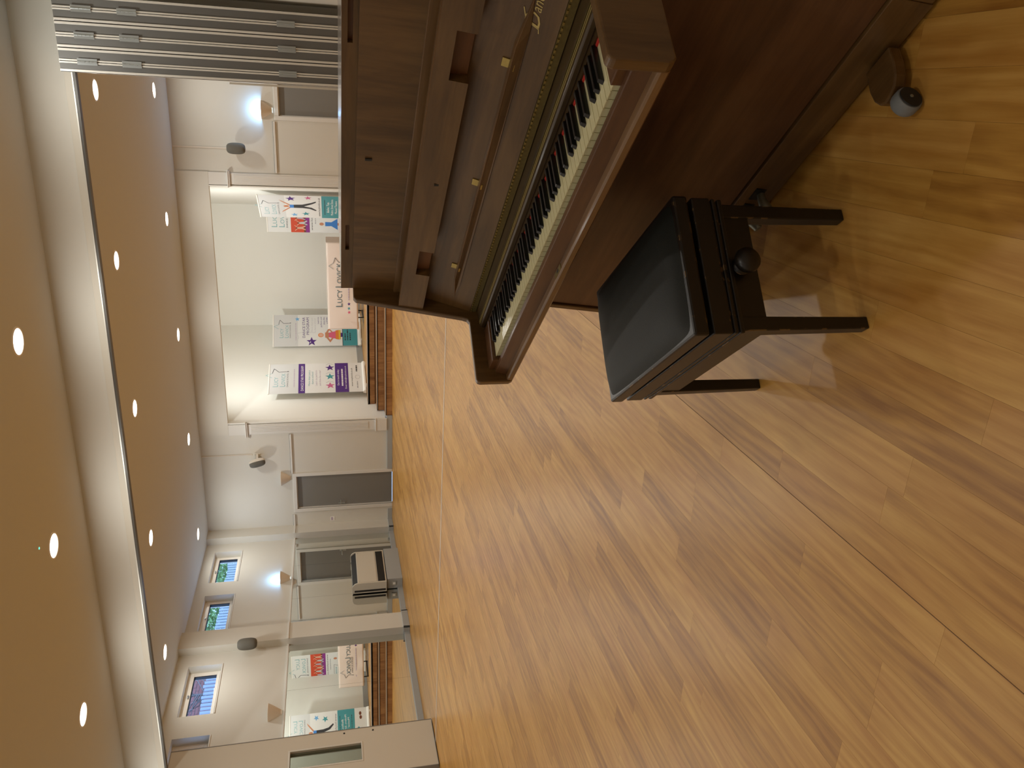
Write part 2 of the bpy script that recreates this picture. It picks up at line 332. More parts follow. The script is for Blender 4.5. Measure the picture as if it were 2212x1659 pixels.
def wall_with_holes(u0, u1, z0, z1, holes, put):      # put(u0,u1,z0,z1): cells of a wall around rectangular holes
    us = sorted({u0, u1, *[h[0] for h in holes], *[h[1] for h in holes]}); zs = sorted({z0, z1, *[h[2] for h in holes], *[h[3] for h in holes]})
    for i in range(len(us)-1):
        run = None
        for j in range(len(zs)-1):
            cu, cz = (us[i]+us[i+1])/2, (zs[j]+zs[j+1])/2
            hole = any(h[0] < cu < h[1] and h[2] < cz < h[3] for h in holes)
            if not hole: run = (run[0], zs[j+1]) if run else (zs[j], zs[j+1])
            if hole or j == len(zs)-2:
                if run: put(us[i], us[i+1], *run)
                run = None
P_L, P_R, P_T = -6.43, -1.70, 3.297            # stage opening
D1 = (-8.467, -7.69, 0, 2.015); D2 = (-.462, .30, 0, 2.02)
w = MB(); wall_with_holes(XL, 3.2, 0, 4.3, [(P_L, P_R, 0, P_T), D1, D2], lambda a, b, c, d: w.box(a, b, YF, YF+.07, c, d))
wf = tag(w.build('wall_far', 'wall'), 'cream far wall around the stage opening', 'wall', kind='structure')
box('bulkhead', 'wall', -6.66, -1.47, YF-.035, YF, P_T, ZC, wf)
for a, b, c, d in ((XL+.15, -8.60, 2.075, 2.115), (-7.60, -6.70, 2.075, 2.115), (-1.46, -.56, 2.09, 2.13)):
    box('dado_rail', 'trim', a, b, YF-.03, YF, c, d, wf, .006)
    box('rail_shadow_gap', 'alu_dark', a, b, YF-.012, YF, d, d+.006, wf)
WIN = [(13.52, 14.60), (12.06, 13.10), (10.02, 11.14), (8.50, 9.585)]; WZ = (3.125, 3.665)
w = MB(); wall_with_holes(-4.2, YF+.22, 0, ZC, [(a, b, *WZ) for a, b in WIN], lambda a, b, c, d: w.box(XL-.28, XL, a, b, c, d))
wl = tag(w.build('wall_left', 'wall'), 'long cream side wall with high windows and mirrors', 'wall', kind='structure')
PIL = [(14.90, YF), (11.43, 11.86), (7.95, 8.28)]
for a, b in PIL: box('pilaster', 'wall', XL, XL+.15, a, b, 0, ZC, wl)
for a, b in ((11.86, 14.90), (8.28, 11.43)):
    box('dado_rail', 'trim', XL, XL+.035, a, b, 2.075, 2.105, wl, .005)
for a, b in PIL[:2]: box('dado_rail', 'trim', XL+.15, XL+.168, a-.012, b+.012, 2.075, 2.105, wl, .004)
tag(box('wall_right', 'wall', .72, .95, -4.2, 8.28, 0, ZC), 'cream wall close behind the piano', 'wall', kind='structure')
tag(MB().box(.65, .72, YT-.05, 8.28, 0, ZC).box(.72, 3.2, YT+.06, 8.28, 0, ZC).build('wall_return', 'wall'), 'narrow shaded wall return beside the folded partition, plus an unseen light blocking wall', 'wall', kind='structure')  # wider second box is unseen, added to keep stray sky light out
tag(box('wall_side', 'wall', 3.0, 3.2, 8.28, YF, 0, ZC), 'cream side wall of the main hall', 'wall', kind='structure')
tag(box('wall_back', 'wall', XL-.28, .95, -4.4, -4.2, 0, ZC), 'cream wall at the near end of the room', 'wall', kind='structure')
# skirtings
bl = MB(); bl.box(XL, XL+.06, 11.86, 14.90, 0, .10); bl.box(XL, XL+.06, 8.28, 11.43, 0, .10); bl.box(XL+.15, XL+.175, 11.40, 11.89, 0, .115); bl.box(XL, XL+.175, 11.40, 11.43, 0, .115); bl.box(XL, XL+.175, 11.86, 11.89, 0, .115); bl.box(XL+.15, XL+.175, 14.87, YF, 0, .10); bl.box(XL, XL+.175, 14.87, 14.90, 0, .10)
tag(bl.build('baseboard_left', 'skirting', bevel=.004), 'blue grey skirting along the mirrored wall', 'baseboard', kind='structure')
bf = MB(); bf.box(XL+.15, -8.60, YF-.02, YF, 0, .10); bf.box(-7.60, -6.36, YF-.045, YF, 0, .115); bf.box(-1.70, -.56, YF-.03, YF, 0, .115); bf.box(.36, 3.0, YF-.02, YF, 0, .1)
tag(bf.build('baseboard_far', 'skirting', bevel=.004), 'blue grey skirting along the far wall', 'baseboard', kind='structure')

# doors
def door(n, d, handle_x, label):
    x0, x1, _, zt = d; e = tag(empty('door_%d' % n, ((x0+x1)/2, YF, 0)), label, 'door', kind='structure'); cx = (x0+x1)/2
    box('leaf', 'door_grey', x0-cx+.004, x1-cx-.004, .045, .09, .003, zt-.004, e)
    box('light_blocker', 'door_grey', x0-cx-.02, x1-cx+.02, .10, .14, 0, zt, e); h = .075  # unseen board added behind the leaf to stop sky light leaking under
    fr = MB(); fr.box(x0-cx-h, x0-cx, -.025, .05, 0, zt+h); fr.box(x1-cx, x1-cx+h, -.025, .05, 0, zt+h); fr.box(x0-cx, x1-cx, -.025, .05, zt, zt+h)
    fr.build('architrave', 'trim', e, .006)
    st = MB(); st.box(x0-cx, x0-cx+.014, .012, .045, 0, zt); st.box(x1-cx-.014, x1-cx, .012, .045, 0, zt); st.box(x0-cx, x1-cx, .012, .045, zt-.014, zt)
    st.build('door_stop', 'trim', e)
    hd = MB(); hd.box(handle_x-cx-.018, handle_x-cx+.018, .038, .045, 1.02, 1.16); hd.tube([(handle_x-cx, .04, 1.11), (handle_x-cx, -.005, 1.11), (handle_x-cx+(.1 if handle_x < cx else -.1), -.005, 1.11)], .008)
    hd.build('handle', 'zinc', e)
    return e
door(1, D1, -8.41, 'tall plain grey door in the corner beside the mirrors')
door(2, D2, .24, 'grey door on the right, under the lit blue white wall light')
nt_ = box('notice', 'ink_white', -8.81, -8.715, YF-.006, YF-.001, 1.25, 1.34); tag(nt_, 'small square white notice on the wall beside the grey corner door', 'notice')
box('print_block', 'ink_lilac', -8.80, -8.725, YF-.0075, YF-.006, 1.285, 1.325, nt_)

# ------------------------------------------------------------------ windows
def window(n, a, b, label):
    e = tag(empty('window_%d' % n, (XL-.14, (a+b)/2, WZ[0])), label, 'window', kind='structure'); h = (b-a)/2; H = WZ[1]-WZ[0]
    fr = MB(); t = .045
    fr.box(-.06, 0, -h, h, 0, t); fr.box(-.06, 0, -h, h, H-t, H); fr.box(-.06, 0, -h, -h+t, t, H-t); fr.box(-.06, 0, h-t, h, t, H-t)
    fr.build('window_frame', 'upvc', e, .004)
    s = MB(); i, j = t, t+.05
    s.box(-.05, .014, -h+i, h-i, i, j); s.box(-.05, .014, -h+i, h-i, H-j, H-i); s.box(-.05, .014, -h+i, -h+j, j, H-j); s.box(-.05, .014, h-j, h-i, j, H-j)
    s.build('sash', 'upvc', e, .005)
    g = MB(); k = j+.012
    g.box(-.045, .006, -h+j, h-j, H-k+.004, H-j); g.box(-.045, .006, h-k-.004, h-j, j, H-j); g.box(-.045, .006, -h+j, -h+j+.006, j, H-j)
    g.build('gasket', 'gasket', e)
    MB().box(-.03, -.024, -h+j, h-j, j, H-j).build('pane', 'glass', e)
    hd = MB(); hd.box(.014, .026, -.02, .02, H-j+.012, H-j+.04); hd.box(.026, .045, -.05, .012, H-j+.018, H-j+.034)
    hd.build('handle', 'zinc', e, .003)
    MB().box(.0, .15, -h, h, -.004, .012).build('window_sill', 'trim', e)
window(1, *WIN[0], 'high window nearest the far corner, hedge and fence outside')
window(2, *WIN[1], 'second high window from the far corner, fence and hedge outside')
window(3, *WIN[2], 'high window beyond the pilaster speaker, bare branches and brick outside')
window(4, *WIN[3], 'high window mostly hidden by the door panel of the partition')

# ------------------------------------------------------------------ mirrors
SEAMS = [11.875, 12.755, 13.86, 14.885]; SEAM2 = [8.30, 9.30, 10.31, 11.415]
labs = ['mirror panel just beyond the wide pilaster, behind the heater socket', 'mirror panel directly behind the wall heater', 'narrow looking mirror panel nearest the far corner pilaster', 'mirror panel mostly behind the white partition door', 'mirror panel reflecting the dancer banner, beside the partition door', 'mirror panel reflecting the red banner, beside the pilaster']
k = 0
for S in (SEAMS, SEAM2):
    for a, b in zip(S[:-1], S[1:]):
        tag(box('mirror', 'mirror', XL+.001, XL+.012, a+.0012, b-.0012, .10, 2.074), labs[k], 'mirror', 'wall mirrors'); k += 1

# ------------------------------------------------------------------ outside the windows
tag(box('ground_bank', 'soil', -22, XL-.9, 4, 30, 2.2, 2.8), 'raised bank of earth outside the high windows', 'ground', kind='structure')
fe = thing('garden_fence', 'pale vertical slat fence outside the high windows', 'fence', (-12.2, 17, 2.8))
sl = MB().box(-.012, .012, -.034, .034, 0, 1.30).mesh('slat', 'fence_paint')
for i in range(104):
    o = bpy.data.objects.new('slat', sl); COL.objects.link(o); o.parent = fe; o.location = (0, -6.2 + i*.112, rnd.uniform(-.02, .02))
for z in (.3, 1.0): box('rail', 'fence_paint', -.06, -.02, -6.3, 5.8, z, z+.08, fe)
hedge = MB()
for i in range(14000):
    c = Vector((-12.9 + max(-.6, min(.55, rnd.gauss(0, .28))), rnd.uniform(16.9, 22.0), rnd.uniform(3.4, 5.2))); d = Vector((rnd.uniform(-1,1), rnd.uniform(-1,1), rnd.uniform(-1,1))).normalized(); e_ = d.orthogonal().normalized(); s_ = rnd.uniform(.03, .065)
    f_ = d.cross(e_); hedge.add([c-e_*s_, c+f_*s_*.5, c+e_*s_, c-f_*s_*.5], [(0,1,2,3)])
hg = thing('garden_hedge', 'leafy green hedge behind the slat fence outside', 'hedge', (-12.9, 19, 2.8))
o = hedge.build('foliage', 'leaf', hg); o.location = (12.9, -19, -2.8); o['kind'] = 'stuff'
for i in range(5): MB().tube([(0, -3.4+i*1.6, 0), (.05, -3.3+i*1.6, 1.1), (-.04, -3.2+i*1.6, 2.0)], [.05, .04, .015], 6).build('stem', 'bark', hg)
gw = thing('garden_wall', 'red brick wall outside behind bare branches', 'wall', (-13.4, 16.2, 2.8))
box('mortar_core', 'mortar', -.2, -.01, -3.2, .6, 0, 2.4, gw)
bm_ = MB().box(-.02, .006, 0, .205, 0, .062).mesh('brick', 'brick_red'); cnt = 0
for j in range(19):
    for i in range(15):
        o = bpy.data.objects.new('brick', bm_); COL.objects.link(o); o.parent = gw; o.location = (0, -3.0+i*.215+(.107 if j % 2 else 0), .7+j*.075)
tr = thing('garden_tree', 'bare branched young tree outside the window', 'tree', (-12.75, 14.7, 2.8))
MB().tube([(0,0,0),(.02,.05,.8),(-.02,.1,1.5),(0,.12,2.1)], [.05,.04,.03,.012], 7).build('trunk', 'bark', tr)
for i in range(22):
    z = rnd.uniform(.5, 1.7); dy = rnd.choice((-1,1))*rnd.uniform(.3,1.0); up_ = rnd.uniform(.1,.7)
    MB().tube([(0,.06,z),(rnd.uniform(-.1,.1),.06+dy*.5,z+up_*.4),(rnd.uniform(-.2,.2),.06+dy,z+up_)], [.016,.010,.004], 5).build('branch', 'bark', tr)

# ------------------------------------------------------------------ stage
ST = .481
tag(box('floor_stage', 'plank_far', -6.7, -1.2, 15.78, 19.7, ST-.05, ST), 'wooden stage floor above three steps', 'floor', kind='structure')
def step(name, y0, y1, z, x0, x1, label):
    e = tag(empty(name, ((x0+x1)/2, y0, 0)), label, 'step', kind='structure'); cx = (x0+x1)/2; zb = z-.155 if z > .2 else 0
    rs = MB(); x = x0+.002; 
    while x < x1-.01:
        wd = min(.092, x1-x-.001); rs.box(x-cx, x-cx+wd-.0006, 0, .02, zb, z-.022); x += .092
    rs.build('riser', 'step_wood', e)
    box('core', 'substrate', x0-cx, x1-cx, .02, y1-y0, 0, z-.024, e)
    box('tread', 'step_wood', x0-cx, x1-cx, -.004, y1-y0+.01, z-.018, z, e)
    box('nosing', 'trim', x0-cx, x1-cx, -.016, -.004, z-.009, z+.001, e)
    box('nosing_gap', 'black', x0-cx, x1-cx, -.006, .004, z-.026, z-.009, e)
step('trim_3', YF-.02, 15.50, .147, -6.36, -1.72, 'lowest wooden step up to the stage')
step('trim_4', 15.50, 15.78, .305, -6.36, -1.74, 'middle wooden step up to the stage')
step('trim_5', 15.78, 15.95, ST+.002, -6.33, -1.76, 'top wooden step at the stage edge')
CBL, CBR = (-5.555, 19.42), (-2.60, 19.42)
def slab_wall(name, p, q, z0, z1, th, material, label, cat='wall'):
    d = Vector((q[0]-p[0], q[1]-p[1])); n = Vector((d.y, -d.x)).normalized()*th
    return tag(MB().prism([(p[0],p[1]), (q[0],q[1]), (q[0]+n.x,q[1]+n.y), (p[0]+n.x,p[1]+n.y)], z0, z1, 'z').build(name, material), label, cat, kind='structure')
slab_wall('wall_stage_left', CBL, (-6.43, YF+.05), 0, 4.2, .2, 'stage_wall', 'bright cream side wall of the stage behind the purple star banner')
slab_wall('wall_stage_back', CBR, CBL, 0, 4.2, .2, 'stage_wall', 'bright cream back wall of the stage')
slab_wall('wall_stage_right', (-1.70, YF+.05), CBR, 0, 4.2, .2, 'stage_wall', 'bright cream side wall of the stage beside the dancer banner')
tag(box('ceiling_stage', 'stage_wall', -6.9, -1.0, YF+.07, 19.8, 4.15, 4.3), 'cream ceiling hidden inside the stage', 'ceiling', kind='structure')
def skirt(name, p, q, label):
    d = Vector((q[0]-p[0], q[1]-p[1])); n = Vector((-d.y, d.x)).normalized()*.02
    tag(MB().prism([(p[0],p[1]), (q[0],q[1]), (q[0]+n.x,q[1]+n.y), (p[0]+n.x,p[1]+n.y)], ST, ST+.14, 'z').build(name, 'skirting'), label, 'baseboard', kind='structure')
skirt('baseboard_stage_left', CBL, (-6.395, 15.60), 'grey skirting along the left wall of the stage')
skirt('baseboard_stage_back', CBR, CBL, 'grey skirting along the back wall of the stage')
skirt('baseboard_stage_right', (-1.74, 15.60), CBR, 'grey skirting along the right wall of the stage')
# fluted pilasters of the stage opening
def surround(x0, x1, inner, label, n):
    e = tag(empty('trim_%d' % n, ((x0+x1)/2, YF, 0)), label, 'pilaster', kind='structure'); c = (x0+x1)/2; h = (x1-x0)/2
    sh = MB(); sh.box(-h+.02, h-.02, -.04, 0, .354, 2.925)
    nfl = 5
    for i in range(nfl):
        xx = -h+.05+(2*h-.10)*(i+.5)/nfl; sh.box(xx-.014, xx+.014, -.050, -.04, .50, 2.86)
    sh.build('fluted_shaft', 'trim', e, .003)
    MB().box(-h-.012, h+.012, -.07, 0, .335, .36).box(-h-.004, h+.004, -.062, 0, .117, .335).build('plinth_block', 'trim', e, .004)
    MB().box(-h-.02, h+.02, -.075, 0, 2.925, 2.95).box(-h-.035, h+.035, -.09, 0, 2.95, 2.968).build('capital', 'trim', e, .004)
    MB().box(-h+.01, h-.02 if inner > 0 else h-.01, -.030, 0, 2.968, P_T).build('frieze_block', 'trim', e)
    r0, r1 = (x1-c, x1-c+.02) if inner > 0 else (x0-c-.02, x0-c)
    MB().box(r0, r1, -.03, .09, 0.147, P_T).build('reveal_board', 'stage_wall', e)
surround(-6.685, -6.425, 1, 'cream fluted pilaster on the left of the stage opening', 6)
surround(-1.705, -1.466, -1, 'cream fluted pilaster on the right of the stage opening', 7)

# ------------------------------------------------------------------ lamps
def area(name, parent, loc, size, power, color, rot=(0,0,0), spread=R_(180)):
    l = bpy.data.lights.new(name, 'AREA'); l.shape = 'DISK'; l.size = size; l.energy = power; l.color = color; l.spread = spread
    o = bpy.data.objects.new(name, l); COL.objects.link(o); o.location = loc; o.rotation_euler = rot
    if parent: o.parent = parent
    return o
ring_me = MB().lathe([(.112,-.001),(.116,-.008),(.128,-.007),(.132,-.0005)], 32, cap=False).mesh('trim_ring', 'white_plastic')
lens_me = MB().lathe([(.0005,-.004),(.114,-.0035)], 32, cap=False).mesh('lens', 'lens')
DL = []
for row, Y in enumerate((14.08, 10.60, 7.12, 3.64, .16, -3.2)):
    for i in range(-1, 5):
        X = -.132 - 2.03*i
        if row >= 2 and i < 0: continue
        DL.append((X, Y, LAMP_ROWS[row], row, i))
ordn = ['', 'first', 'second', 'third', 'fourth', 'fifth', 'sixth']
for X, Y, pw, row, i in DL:
    if row == 0: lab = 'round downlight in the far ceiling row, %s from the right' % ordn[i+2]
    elif row == 1: lab = 'round downlight in the middle ceiling row, %s from the right' % ordn[i+2]
    elif row == 2: lab = 'large looking round downlight in front of the beam, %s from the right' % ordn[i+1]
    else: lab = 'round downlight in the ceiling row %s behind the viewer, %s from the right' % (ordn[row-2], ordn[i+1])
    e = thing('downlight', lab, 'ceiling light', (X, Y, ZC), 0, 'ceiling downlights')
    for nm, me in (('trim_ring', ring_me), ('lens', lens_me)):
        o = bpy.data.objects.new(nm, me); COL.objects.link(o); o.parent = e
    area('lamp_light', e, (0,0,-.02), .19, pw, LAMP_COL)
o = MB().lathe([(.0005,-.004),(.010,-.003),(.012,0)], 12, cap=False).build('indicator_light', 'led_green', None, loc=(-4.02, 6.80, ZC)); tag(o, 'tiny green indicator light beside a ceiling downlight', 'indicator light')
for sx, lab in ((-5.05, 'small stage lamp hidden above the opening on the left'), (-3.0, 'small stage lamp hidden above the opening on the right')):
    e = thing('stage_lamp', lab, 'stage light', (sx, YF+.07, 3.62), 0, 'lamps hidden above the stage opening')
    MB().box(-.10, .10, 0, .10, -.05, .05).build('lamp_body', 'black', e, .01); box('bracket', 'zinc', -.02, .02, 0, .03, .05, .2, e)
    area('lamp_light', e, (0, .13, -.02), .16, LAMP_STAGE, STAGE_COL, (R_(55), 0, 0), R_(170))

def wall_light(loc, rz, lit, label):
    e = thing('wall_light', label, 'wall light', loc, rz, 'half bowl wall lights')   # local -y points into the room
    sh = MB(); pr_ = [(.150,.0),(.155,.004),(.158,0),(.120,-.07),(.080,-.135),(.050,-.180),(.046,-.178),(.075,-.13),(.115,-.066)]
    sh.lathe(pr_ + [pr_[0]], 20, 'z', a0=math.pi, a1=2*math.pi, cap=False); sh.build('shade', 'lamp_shell', e)
    MB().box(-.05, .05, -.012, 0, -.20, -.02).build('wall_plate', 'lamp_shell', e)
    bl_ = MB().lathe([(.0005,-.05),(.02,-.045),(.03,-.02),(.026,.0),(.0005,.012)], 14, c=(0,-.07,-.03)).build('bulb', 'lens_bulb' if lit else 'white_plastic', e)
    if lit:
        l = bpy.data.lights.new('lamp_light', 'POINT'); l.energy = LAMP_WALL; l.color = BLUE_COL; l.shadow_soft_size = .03
        o = bpy.data.objects.new('lamp_light', l); COL.objects.link(o); o.parent = e; o.location = (0, -.07, .02)
wall_light((-.37, YF, 2.315), 0, True, 'lit bowl wall light glowing blue white over the right hand door')
wall_light((-7.72, YF, 2.325), 0, False, 'unlit bowl wall light over the grey corner door')
wall_light((XL, 13.45, 2.315), R_(90), True, 'lit bowl wall light glowing blue white between two windows')
wall_light((XL, 9.86, 2.325), R_(90), False, 'unlit bowl wall light above the mirrors, next to the partition door')

def speaker(loc, rz, label, tilt=0.0, cond=None):
    e = thing('wall_speaker', label, 'speaker', loc, rz, 'capsule shaped wall speakers')
    body = MB(); prof = []
    for i in range(13):
        t = -math.pi/2 + math.pi*i/12; prof.append((.106*max(math.cos(t), .0)**.55 + .0005, .160*math.copysign(abs(math.sin(t))**.75, math.sin(t))))
    body.lathe(prof, 20, c=(0,0,0)); b = body.build('cabinet', 'speaker_white', e); b.location = (0, -.19, 0); b.rotation_euler = (tilt, 0, 0); b.scale = (.92, .8, 1)
    g = MB(); g.lathe([(r*1.02, z*1.004) for r, z in prof], 18, a0=R_(186), a1=R_(354), cap=False); q = g.build('grille', 'speaker_grille', e); q.location = (0, -.194, 0); q.rotation_euler = (tilt, 0, 0); q.scale = (.92, .82, 1)
    MB().box(-.03, .03, -.12, 0, -.02, .02).box(-.045, .045, -.012, 0, -.06, .06).build('bracket', 'speaker_white', e, .004)
    if cond: box('cable_conduit', 'conduit', -.012, .012, -.014, 0, .10, ZC-loc[2], e)
speaker((-7.13, YF, 2.77), R_(-42), 'tilted pale capsule speaker on the far wall left of the stage', R_(14), True)
speaker((-1.055, YF, 2.77), R_(4), 'dark fronted capsule speaker on the far wall right of the stage', 0, True)
speaker((XL+.11, 11.43, 2.74), R_(40), 'dark fronted capsule speaker on the wide side wall pilaster', 0)

# ------------------------------------------------------------------ fan convector heater
he = thing('wall_heater', 'cream fan convector heater with black grilles on a grey plinth', 'heater', (XL+.012, 13.25, 0))
box('plinth', 'skirting', .01, .235, -.46, .62, 0, .295, he, .006)
b = MB(); b.prism([(.02,.31),(.235,.31),(.235,.855),(.15,.95),(.02,.95)], -.52, .54, 'y'); b.build('casing', 'heater', he, .003)
prof = [(.02,.31),(.243,.31),(.243,.86),(.235,.893),(.215,.925),(.19,.947),(.155,.96),(.02,.96)]
for a, b_ in ((-.545, -.52), (.54, .565)): MB().prism(prof, a, b_, 'y').build('end_cheek', 'heater', he, .003)
box('front_cover', 'heater', .235, .243, -.515, .535, .49, .852, he, .003)
g1 = MB(); g1.hexa([(.225,-.517,.862),(.234,-.517,.862),(.234,.537,.862),(.225,.537,.862),(.150,-.517,.945),(.158,-.517,.952),(.158,.537,.952),(.150,.537,.945)]); g1.build('top_grille', 'black', he)
box('bottom_grille', 'black', .230, .241, -.50, .53, .335, .47, he)
box('side_slot', 'black', .05, .09, -.549, -.543, .33, .92, he)
for y in (-.47, .50):
    for z in (.82,): MB().lathe([(.0005,0),(.008,.002),(.009,0)], 10, 'x', c=(.243, y, z)).build('screw', 'zinc', he)
so = tag(box('power_socket', 'zinc', 0, .09, 0, -.012, 0, .09, None, .003), 'small metal socket on the near side of the heater plinth', 'socket'); so.location = (XL+.10, 12.79, .12); box('socket_face', 'white_plastic', .022, .068, -.016, -.012, .022, .068, so)

# ------------------------------------------------------------------ folding partition
PT = 3.395
def part_panel(parent, xa, xb, hinge_right):
    e = empty('panel', ((xa+xb)/2, 0, 0), 0, parent); h = (xb-xa)/2
    box('core', 'panel_grey', -h+.010, h-.010, .006, .80, .02, PT, e)
    box('gap_black', 'black', -h, h, .012, .03, .02, PT, e); box('face', 'panel_face', -h+.001, -h+.010, .02, .78, .02, PT, e); box('face', 'panel_face', h-.010, h-.001, .02, .78, .02, PT, e)  # black sheet behind the edge strips darkens the gaps between panels
    for s in (-1, 1):
        hs = (s > 0) == hinge_right; MB().box(s*h-s*(.0025 if hs else .004), s*h-s*(.016 if hs else .023), -.004, .02, .012, PT).build('edge_strip', 'alu', e, .002)
    box('top_carrier', 'zinc', -.02, .02, .36, .44, PT, PT+.02, e)
st_ = thing('folding_partition', 'stack of folded grey partition panels with hinged pale edges', 'folding partition', (0, 7.70, 0))
PX = [.038, .124, .228, .329, .432, .532, .636]
for i in range(6): part_panel(st_, PX[i], PX[i+1], i % 2 == 0)
for xh in (PX[1], PX[3], PX[5]):
    for z0, z1, m in ((3.10, 3.255, 'zinc'), (2.752, 2.905, 'zinc'), (1.467, 1.62, 'zinc')):
        hb = MB(); hb.box(xh-.026, xh+.026, -.009, -.004, z0, z1)
        for q in range(5): hb.lathe([(.007, z0+(z1-z0)*q/5+.001), (.007, z0+(z1-z0)*(q+1)/5-.001)], 8, c=(xh, -.011, 0))
        hb.build('hinge', m, st_)
ha = MB(); ha.box(.012, .030, .04, .065, .9, 2.05); ha.tube([(.02,.03,1.08),(-.01,.02,1.08),(-.02,.02,1.05)], .007, 6); ha.build('drop_bolt', 'panel_face', st_)
pd = thing('partition_door', 'pale partition door panel with a narrow grey framed window', 'door panel', (-8.25, 7.70, 0))
wn = (.23, .545, .975, 1.925)
lf = MB(); wall_with_holes(0, .79, .015, PT+.015, [wn], lambda a, b, c, d: lf.box(-.05, .048, a, b, c, d)); lf.build('leaf', 'panel_face', pd)
ed = MB(); ed.box(-.052, .052, .79, .80, .012, PT+.018); ed.box(-.052, .052, -.01, 0, .012, PT+.018); ed.box(-.052, .052, 0, .79, PT+.015, PT+.02); ed.box(-.052, .052, 0, .79, .008, .015); ed.build('edge_strip', 'door_grey', pd)
wf_ = MB(); a, b, c, d = wn; t = .016
for x0, x1 in ((.040, .053), (-.053, -.040)):
    wf_.box(x0, x1, a-.006, b+.006, c-.006, c+t); wf_.box(x0, x1, a-.006, b+.006, d-t, d+.006); wf_.box(x0, x1, a-.006, a+t, c+t, d-t); wf_.box(x0, x1, b-t, b+.006, c+t, d-t)
wf_.build('window_frame', 'alu', pd, .002); box('pane', 'glass_smoky', -.003, .003, a, b, c, d, pd)
for y, z in ((.735, 1.208), (.730, .822)): MB().lathe([(.0005,.006),(.012,.005),(.014,0)], 12, 'x', c=(.048, y, z)).build('bolt_hole', 'black', pd)

# ------------------------------------------------------------------ printed things on the stage
def star_pts(cx, cz, r, rot=0.0, k=.42):
    return [(cx + (r if i % 2 == 0 else r*k)*math.sin(rot+i*math.pi/5), cz + (r if i % 2 == 0 else r*k)*math.cos(rot+i*math.pi/5)) for i in range(10)]
class Print:       # flat print on a vertical sheet; local x across, z up, printed side towards -y
    def __init__(s, parent, y0=0.0): s.p = parent; s.y = y0
    def poly(s, name, pts, m, lift=.0010, th=.0008): MB().prism(pts, s.y-lift-th, s.y-lift, 'y').build(name, m, s.p)
    def rect(s, name, x0, x1, z0, z1, m, lift=.0010): s.poly(name, [(x0,z0),(x1,z0),(x1,z1),(x0,z1)], m, lift)
    def star(s, x, z, r, m, rot=0.0, lift=.0012): s.poly('star', star_pts(x, z, r, rot), m, lift)
    def text(s, t, x, z, size, m, align='LEFT', lift=.0020, name='lettering', spacing=1.0, width=None, shear=0.0):
        b = text_mb(t, size, shear, align, spacing); k_ = 1.0
        if width and b.v:
            w0 = max(v[0] for v in b.v) - min(v[0] for v in b.v); k_ = width/w0
        b.v = [(v[0]*k_+x, s.y-lift, v[1]+z) for v in b.v]; b.build(name, m, s.p)
    def line(s, name, pts, wd, m, lift=.0014):
        b = MB()
        for p, q in zip(pts[:-1], pts[1:]):
            d = Vector((q[0]-p[0], q[1]-p[1])); n = Vector((-d.y, d.x)).normalized()*wd/2
            b.prism([(p[0]-n.x,p[1]-n.y),(q[0]-n.x,q[1]-n.y),(q[0]+n.x,q[1]+n.y),(p[0]+n.x,p[1]+n.y)], s.y-lift-.0008, s.y-lift, 'y')
        b.build(name, m, s.p)
    def logo(s, x, z, k=1.0, wide=False, m1='ink_aqua', m2='ink_dark', y_ext=True):
        # name in small capitals, with an open five pointed star rising at its right
        if not wide:
            s.text('L', x, z+.115*k, .125*k, m1); s.text('UCY', x+.062*k, z+.115*k, .092*k, m1)
            s.text('L', x, z, .125*k, m1); s.text('OVICK', x+.062*k, z, .092*k, m1)
            s.text('DANCE SCHOOL', x, z-.05*k, .036*k, m2, width=.34*k)
            P = [(.235,.215),(.30,.32),(.345,.215),(.465,.185),(.375,.105),(.385,-.045)]
        else:
            s.text('L', x, z, .20*k, m1); s.text('UCY', x+.10*k, z, .15*k, m1); s.text('L', x+.44*k, z, .20*k, m1); s.text('OVICK', x+.54*k, z, .15*k, m1)
            s.text('DANCE SCHOOL', x+.44*k, z-.062*k, .055*k, m2, width=.52*k)
            P = [(.86,.17),(.93,.27),(.99,.17),(1.11,.13),(1.01,.055),(1.03,-.065)]
        pts = [(x+a*k, z+b*k) for a, b in P]
        s.line('star_outline', pts[:3], .007*k, m1); s.line('star_outline', pts[2:], .009*k, m2)
        e_ = pts[-1]; s.poly('star_outline', [(e_[0]-.012*k,e_[1]+.012*k),(e_[0]+.014*k,e_[1]+.008*k),(e_[0]+.002*k,e_[1]-.018*k)], m2, .0014)
    def greek(s, x0, x1, z, h, m, seed=0):     # a line of type too small to read: word sized strokes
        q = random.Random(seed*31+int(x0*1000)+int(z*1000)); b = MB(); x = x0
        while x < x1-.005:
            w_ = min(q.uniform(.018, .06), x1-x); b.prism([(x,z),(x+w_,z),(x+w_,z+h),(x,z+h)], s.y-.0024, s.y-.0016, 'y'); x += w_+.011
        b.build('small_print', m, s.p)
def banner(p, q, label, z0=ST):
    """roll-up banner standing on the stage from point p (viewer's left) to q"""
    d = Vector((q[0]-p[0], q[1]-p[1])); W = d.length; ang = math.atan2(d.y, d.x)
    e = thing('pull_up_banner', label, 'banner', (p[0], p[1], z0), ang, 'pull up banners on the stage')
    box('sheet', 'vinyl_white', 0, W, -.0004, .0006, .075, 2.06, e)
    box('top_rail', 'white_plastic', -.004, W+.004, -.010, .010, 2.055, 2.08, e, .004)
    b = MB(); b.prism([(-.05,.012),(.05,.012),(.05,.03),(.03,.08),(-.012,.08),(-.05,.05)], -.005, W+.005, 'x'); b.build('base_cassette', 'white_plastic', e, .005)
    for xx in (.12, W-.12): MB().box(xx-.02, xx+.02, -.12, .16, 0, .012).build('foot', 'alu', e, .003)
    MB().tube([(W/2,.03,.05),(W/2,.022,2.06)], .008, 8).build('support_pole', 'alu', e)
    return e, W
